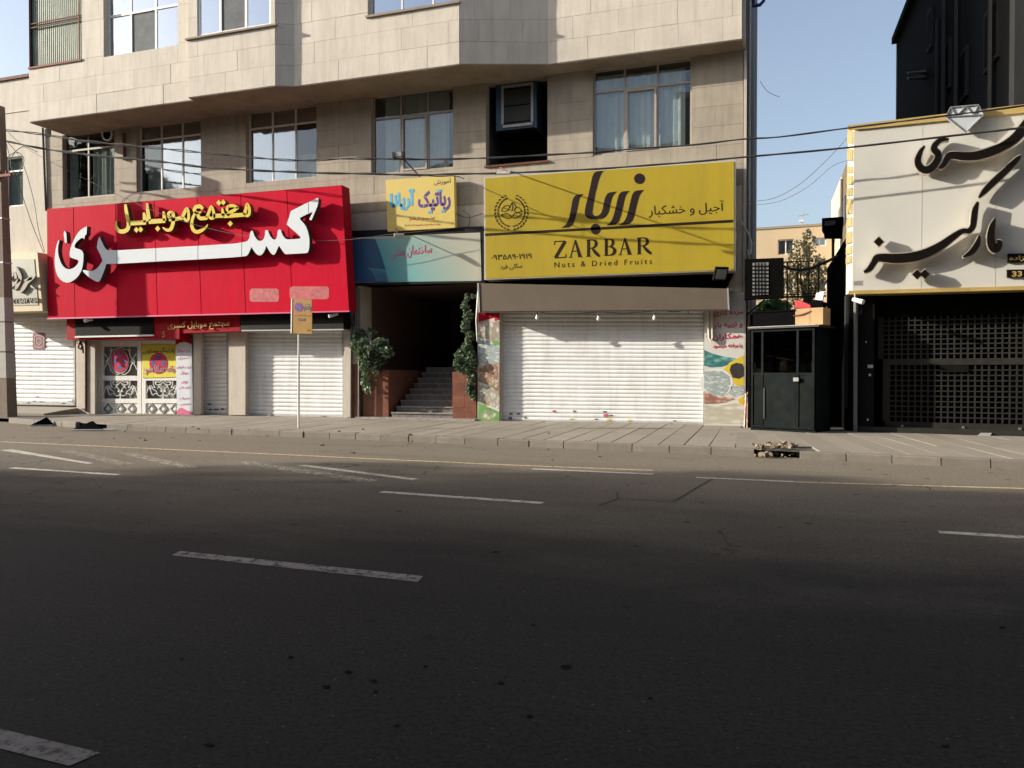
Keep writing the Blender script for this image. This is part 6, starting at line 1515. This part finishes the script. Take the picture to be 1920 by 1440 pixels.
def camera(lab, u, v, y, pl=MAIN, d=1):
    c = onY(u, v, y); t = thing('security_camera', lab, 'camera', c, 'security cameras')
    b = MB(); b.tube([c + Vector((.09 * d, .08, .03)), c + Vector((-.09 * d, -.1, -.05))], [.045, .055], 10); b.build('camera_body', M['white_plastic'], t)
    b = MB(); b.tube([c + Vector((.05 * d, .08, .04)), c + Vector((.06 * d, .12, .16))], .012, 5); b.build('mount', M['trim_pale'], t)
camera('white security camera under the right end of the red sign', 625, 590, 19.4)
camera('white security camera under the left half of the red sign', 166, 600, 19.35)
camera('white security camera at the bottom left corner of the white jewellery sign', 1609, 563, 18.2, d=-1)
t = thing('cable_camera', 'small dark box camera clamped on the upper overhead cable before the third window', 'camera', onY(747, 290, 18.0))
b = MB(); b.box(onY(748, 290, 18.0), (.30, .12, .10), .1); b.build('camera_body', M['galvan'], t); b = MB(); b.box(onY(739, 291, 17.98), (.06, .14, .13), .1); b.box(onY(756, 290, 17.98), (.06, .14, .13), .1); b.build('end_cap', M['cable'], t)
b = MB(); b.tube([onY(757, 298, 18.0), onY(787, 331, 18.6)], .018, 5); b.tube([onY(749, 297, 18.0), onY(749, 324, 18.0)], .008, 5); b.build('strut', M['cable'], t)
t = thing('cable_clamp', 'pale metal clamp joining the lower overhead cable above the left end of the yellow sign', 'clamp', onY(944, 322, 17.6)); b = MB(); b.tube([onY(932, 325, 17.75), onY(957, 324, 17.72)], .04, 8); b.build('sleeve', M['galvan'], t)
b = MB(); b.tube([onY(938, 314, 19.9), onY(952, 322, 17.7)], .02, 5); b.build('hook', M['rust'], t)

TP = Plane((-10.82, 16.16), (-9.82, 16.16 - .05))
tx = thing('taxi_sign', 'amber taxi stand sign on a thin white pole at the kerb', 'sign', onZ(560, 803, .15))
hB = TP.px(560, 803); hT = TP.px(561, 562)
b = MB(); b.tube([Vector((hB.x, hB.y, .12)), Vector((hB.x + .02, hB.y + .0, hT.z))], .027, 10); b.build('pole', M['white_paint'], tx)
TXQ = [(547, 560), (584.5, 562), (585, 626), (545.5, 625)]
pn = MB().ubox(TP, TXQ, .03, .05).build('sign_plate', M['taxi_amber'], tx)
b = MB().ubox(TP, [(545.8, 560), (547.8, 560), (546.8, 625), (544.8, 625)], .0, .06); b.build('edge_profile', M['white_paint'], tx)
K = lambda P: tr(P, 12.8, 530, 550)
def tpx(P, m, k=0, nm='print'): MB().uprism(TP, K(P), .05, .054 + .001 * k).build(nm, M[m], pn)
tpx(circ(382, 328, 105, 112, 24), 'sign_red', 0, 'no_parking_disc'); tpx(circ(382, 328, 92, 98, 24), 'navy', 1, 'disc_field')
b = MB(); b.ribbon(TP, K([(310, 258, 18), (454, 398, 18)]), .05, .057, 0); b.build('disc_bar', M['sign_red'], pn)
tpx([(500, 385), (500, 325), (530, 320), (548, 262), (640, 258), (662, 318), (690, 325), (692, 385), (680, 385), (680, 430), (650, 430), (648, 390), (535, 390), (533, 425), (508, 425), (508, 385)], 'ink_brown', 0, 'car_symbol')
tpx([(556, 275), (632, 272), (645, 312), (545, 314)], 'taxi_amber', 2, 'car_window')
lettering('lettering', 'ایستگاه تاکسی', TP, K([(285, 502), (660, 515), (660, 555), (285, 545)]), .05, .054, M['ink_red'], pn, bold=.02)
lettering('lettering', 'TAXI', TP, K([(355, 600), (548, 605), (548, 665), (355, 662)]), .05, .054, M['ink_brown'], pn, fa=False, bold=.02)
lettering('lettering', '۱۸۸', TP, K([(590, 868), (665, 870), (665, 902), (590, 900)]), .05, .054, M['ink_red'], pn)

# ---------------------------------------------------------------- the other side of the street, behind the camera (throws the shade on the road)
def opp(x0, x1, h, lab, y=-8.0):
    t = thing('opposite_building', lab, 'building', Vector(((x0 + x1) / 2, y, 0)), 'buildings across the street')
    b = MB(); b.box(((x0 + x1) / 2, y - 6, h / 2), (x1 - x0 - .1, 12, h)); b.build('wall', M['opposite_wall'], t)
    b = MB(); b.box(((x0 + x1) / 2, y - 6, h + .15), (x1 - x0 + .1, 12.3, .3)); b.build('parapet', M['stone'], t)
    n = int((x1 - x0) / 3.2)
    for j in range(int(h / 3.3)):
        for i in range(n):
            xx = x0 + (i + .5) * (x1 - x0) / n
            f = MB().box((xx, y + .02, 1.9 + j * 3.3), (1.7, .1, 1.6)).build('window', M['frame_dark'], t)
            MB().box((xx, y + .08, 1.9 + j * 3.3), (1.5, .02, 1.4)).build('pane', M['glass_upper'], f)
    return t
opp(-110, -78, 17, 'plain block across the street, farthest to the left behind the camera')
opp(-78, -54, 19.4, 'tallest plain block across the street, far left behind the camera')
opp(-54, -40, 15.4, 'mid height block across the street, left behind the camera')
opp(-40, -24, 13.2, 'lower block across the street, left behind the camera')
opp(-24, -5, 15.5, 'block across the street, raised to cut sky light, directly behind the camera')  # this block and the next made taller to hold back sky light
opp(-5, 34, 18.5, 'block across the street, raised to cut sky light, to the right behind the camera')
rnd = random.Random(21)
def street_tree(x, y, h, r, lab, n=2600):
    BL = []
    for k in range(9):
        a = rnd.uniform(0, 6.28); q = rnd.uniform(.2, .8) * r
        BL.append((Vector((x + math.cos(a) * q * 1.2, y + math.sin(a) * q * .7, h - r * .7 + rnd.uniform(-.6, .7) * r)), (r * .45, r * .4, r * .33), 1))
    tree('street_tree', lab, (x, y, 0), h * .85, .28, BL, n, .42, 'street_leaf', rnd.randint(1, 999), 'trees across the street')
TREES = [(-76, -6.2, 17.5, 3.0), (-70.5, -6.2, 18.0, 3.0), (-63.5, -6, 16.6, 2.6), (-57.5, -6.2, 19.2, 3.0), (-51.5, -6, 18.8, 3.2), (-46, -6.3, 16.6, 3.0), (-34, -6.2, 13.4, 2.6), (-27.5, -6.5, 11.5, 2.4), (-10, -3.2, 9.6, 5.0), (-2, -3.2, 9.6, 5.2), (6.5, -3.2, 9.8, 5.2), (15, -3.6, 10, 5.0)]  # last four are unseen trees added to keep sky light off the road
W_ = ['farthest left', 'second from the left', 'third from the left', 'fourth from the left', 'fifth from the left', 'sixth from the left', 'seventh from the left', 'eighth from the left', 'ninth from the left, added sky blocker', 'directly behind the camera, added sky blocker', 'second from the right, added sky blocker', 'farthest right, added sky blocker']
for (x, y, h, r), w in zip(TREES, W_): street_tree(x, y, h, r, n=800 if x == -63.5 or x == -57.5 else 2600, lab='leafy street tree across the road behind the camera, ' + w)

# the rows go on unseen; these and the end blocks added to cut sky light
def row(x0, x1, y0, y1, h, lab, m='opposite_wall'):
    t = thing('neighbour_building', lab, 'building', Vector(((x0 + x1) / 2, y0, 0)), 'buildings further along the street')
    b = MB(); b.box(((x0 + x1) / 2, (y0 + y1) / 2, h / 2), (x1 - x0, abs(y1 - y0), h)); b.build('wall', M[m], t)
    n = int((x1 - x0) / 3.4)
    for j in range(int(h / 3.4)):
        for i in range(n):
            xx = x0 + (i + .5) * (x1 - x0) / n
            f = MB().box((xx, y0 - .02, 2 + j * 3.3), (1.7, .1, 1.6)).build('window', M['frame_dark'], t)
            MB().box((xx, y0 - .08, 2 + j * 3.3), (1.5, .02, 1.4)).build('pane', M['glass_upper'], f)
row(-62, -34.2, 21.5, 34, 15, 'plain building of the same row, next beyond the left edge')
row(-100, -62.2, 26, 40, 17, 'plain building of the same row, second beyond the left edge')
row(-150, -125, -30, 45, 15, 'plain unseen block added far to the left to cut sky glow')
row(10.5, 30, 18.5, 32, 15, 'plain building of the same row, beyond the right edge')
row(40, 60, -20, 30, 16, 'plain unseen block added to the right to cut sky light')
for k, x in enumerate((-38, -29, -19)):  # three more unseen trees added to dim the sky light on the road
    street_tree(x + .5, -3.6, 9.8, 4.8, 'low leafy tree across the road, added to block sky, ' + ('first', 'second', 'third')[k] + ' of three to the left')
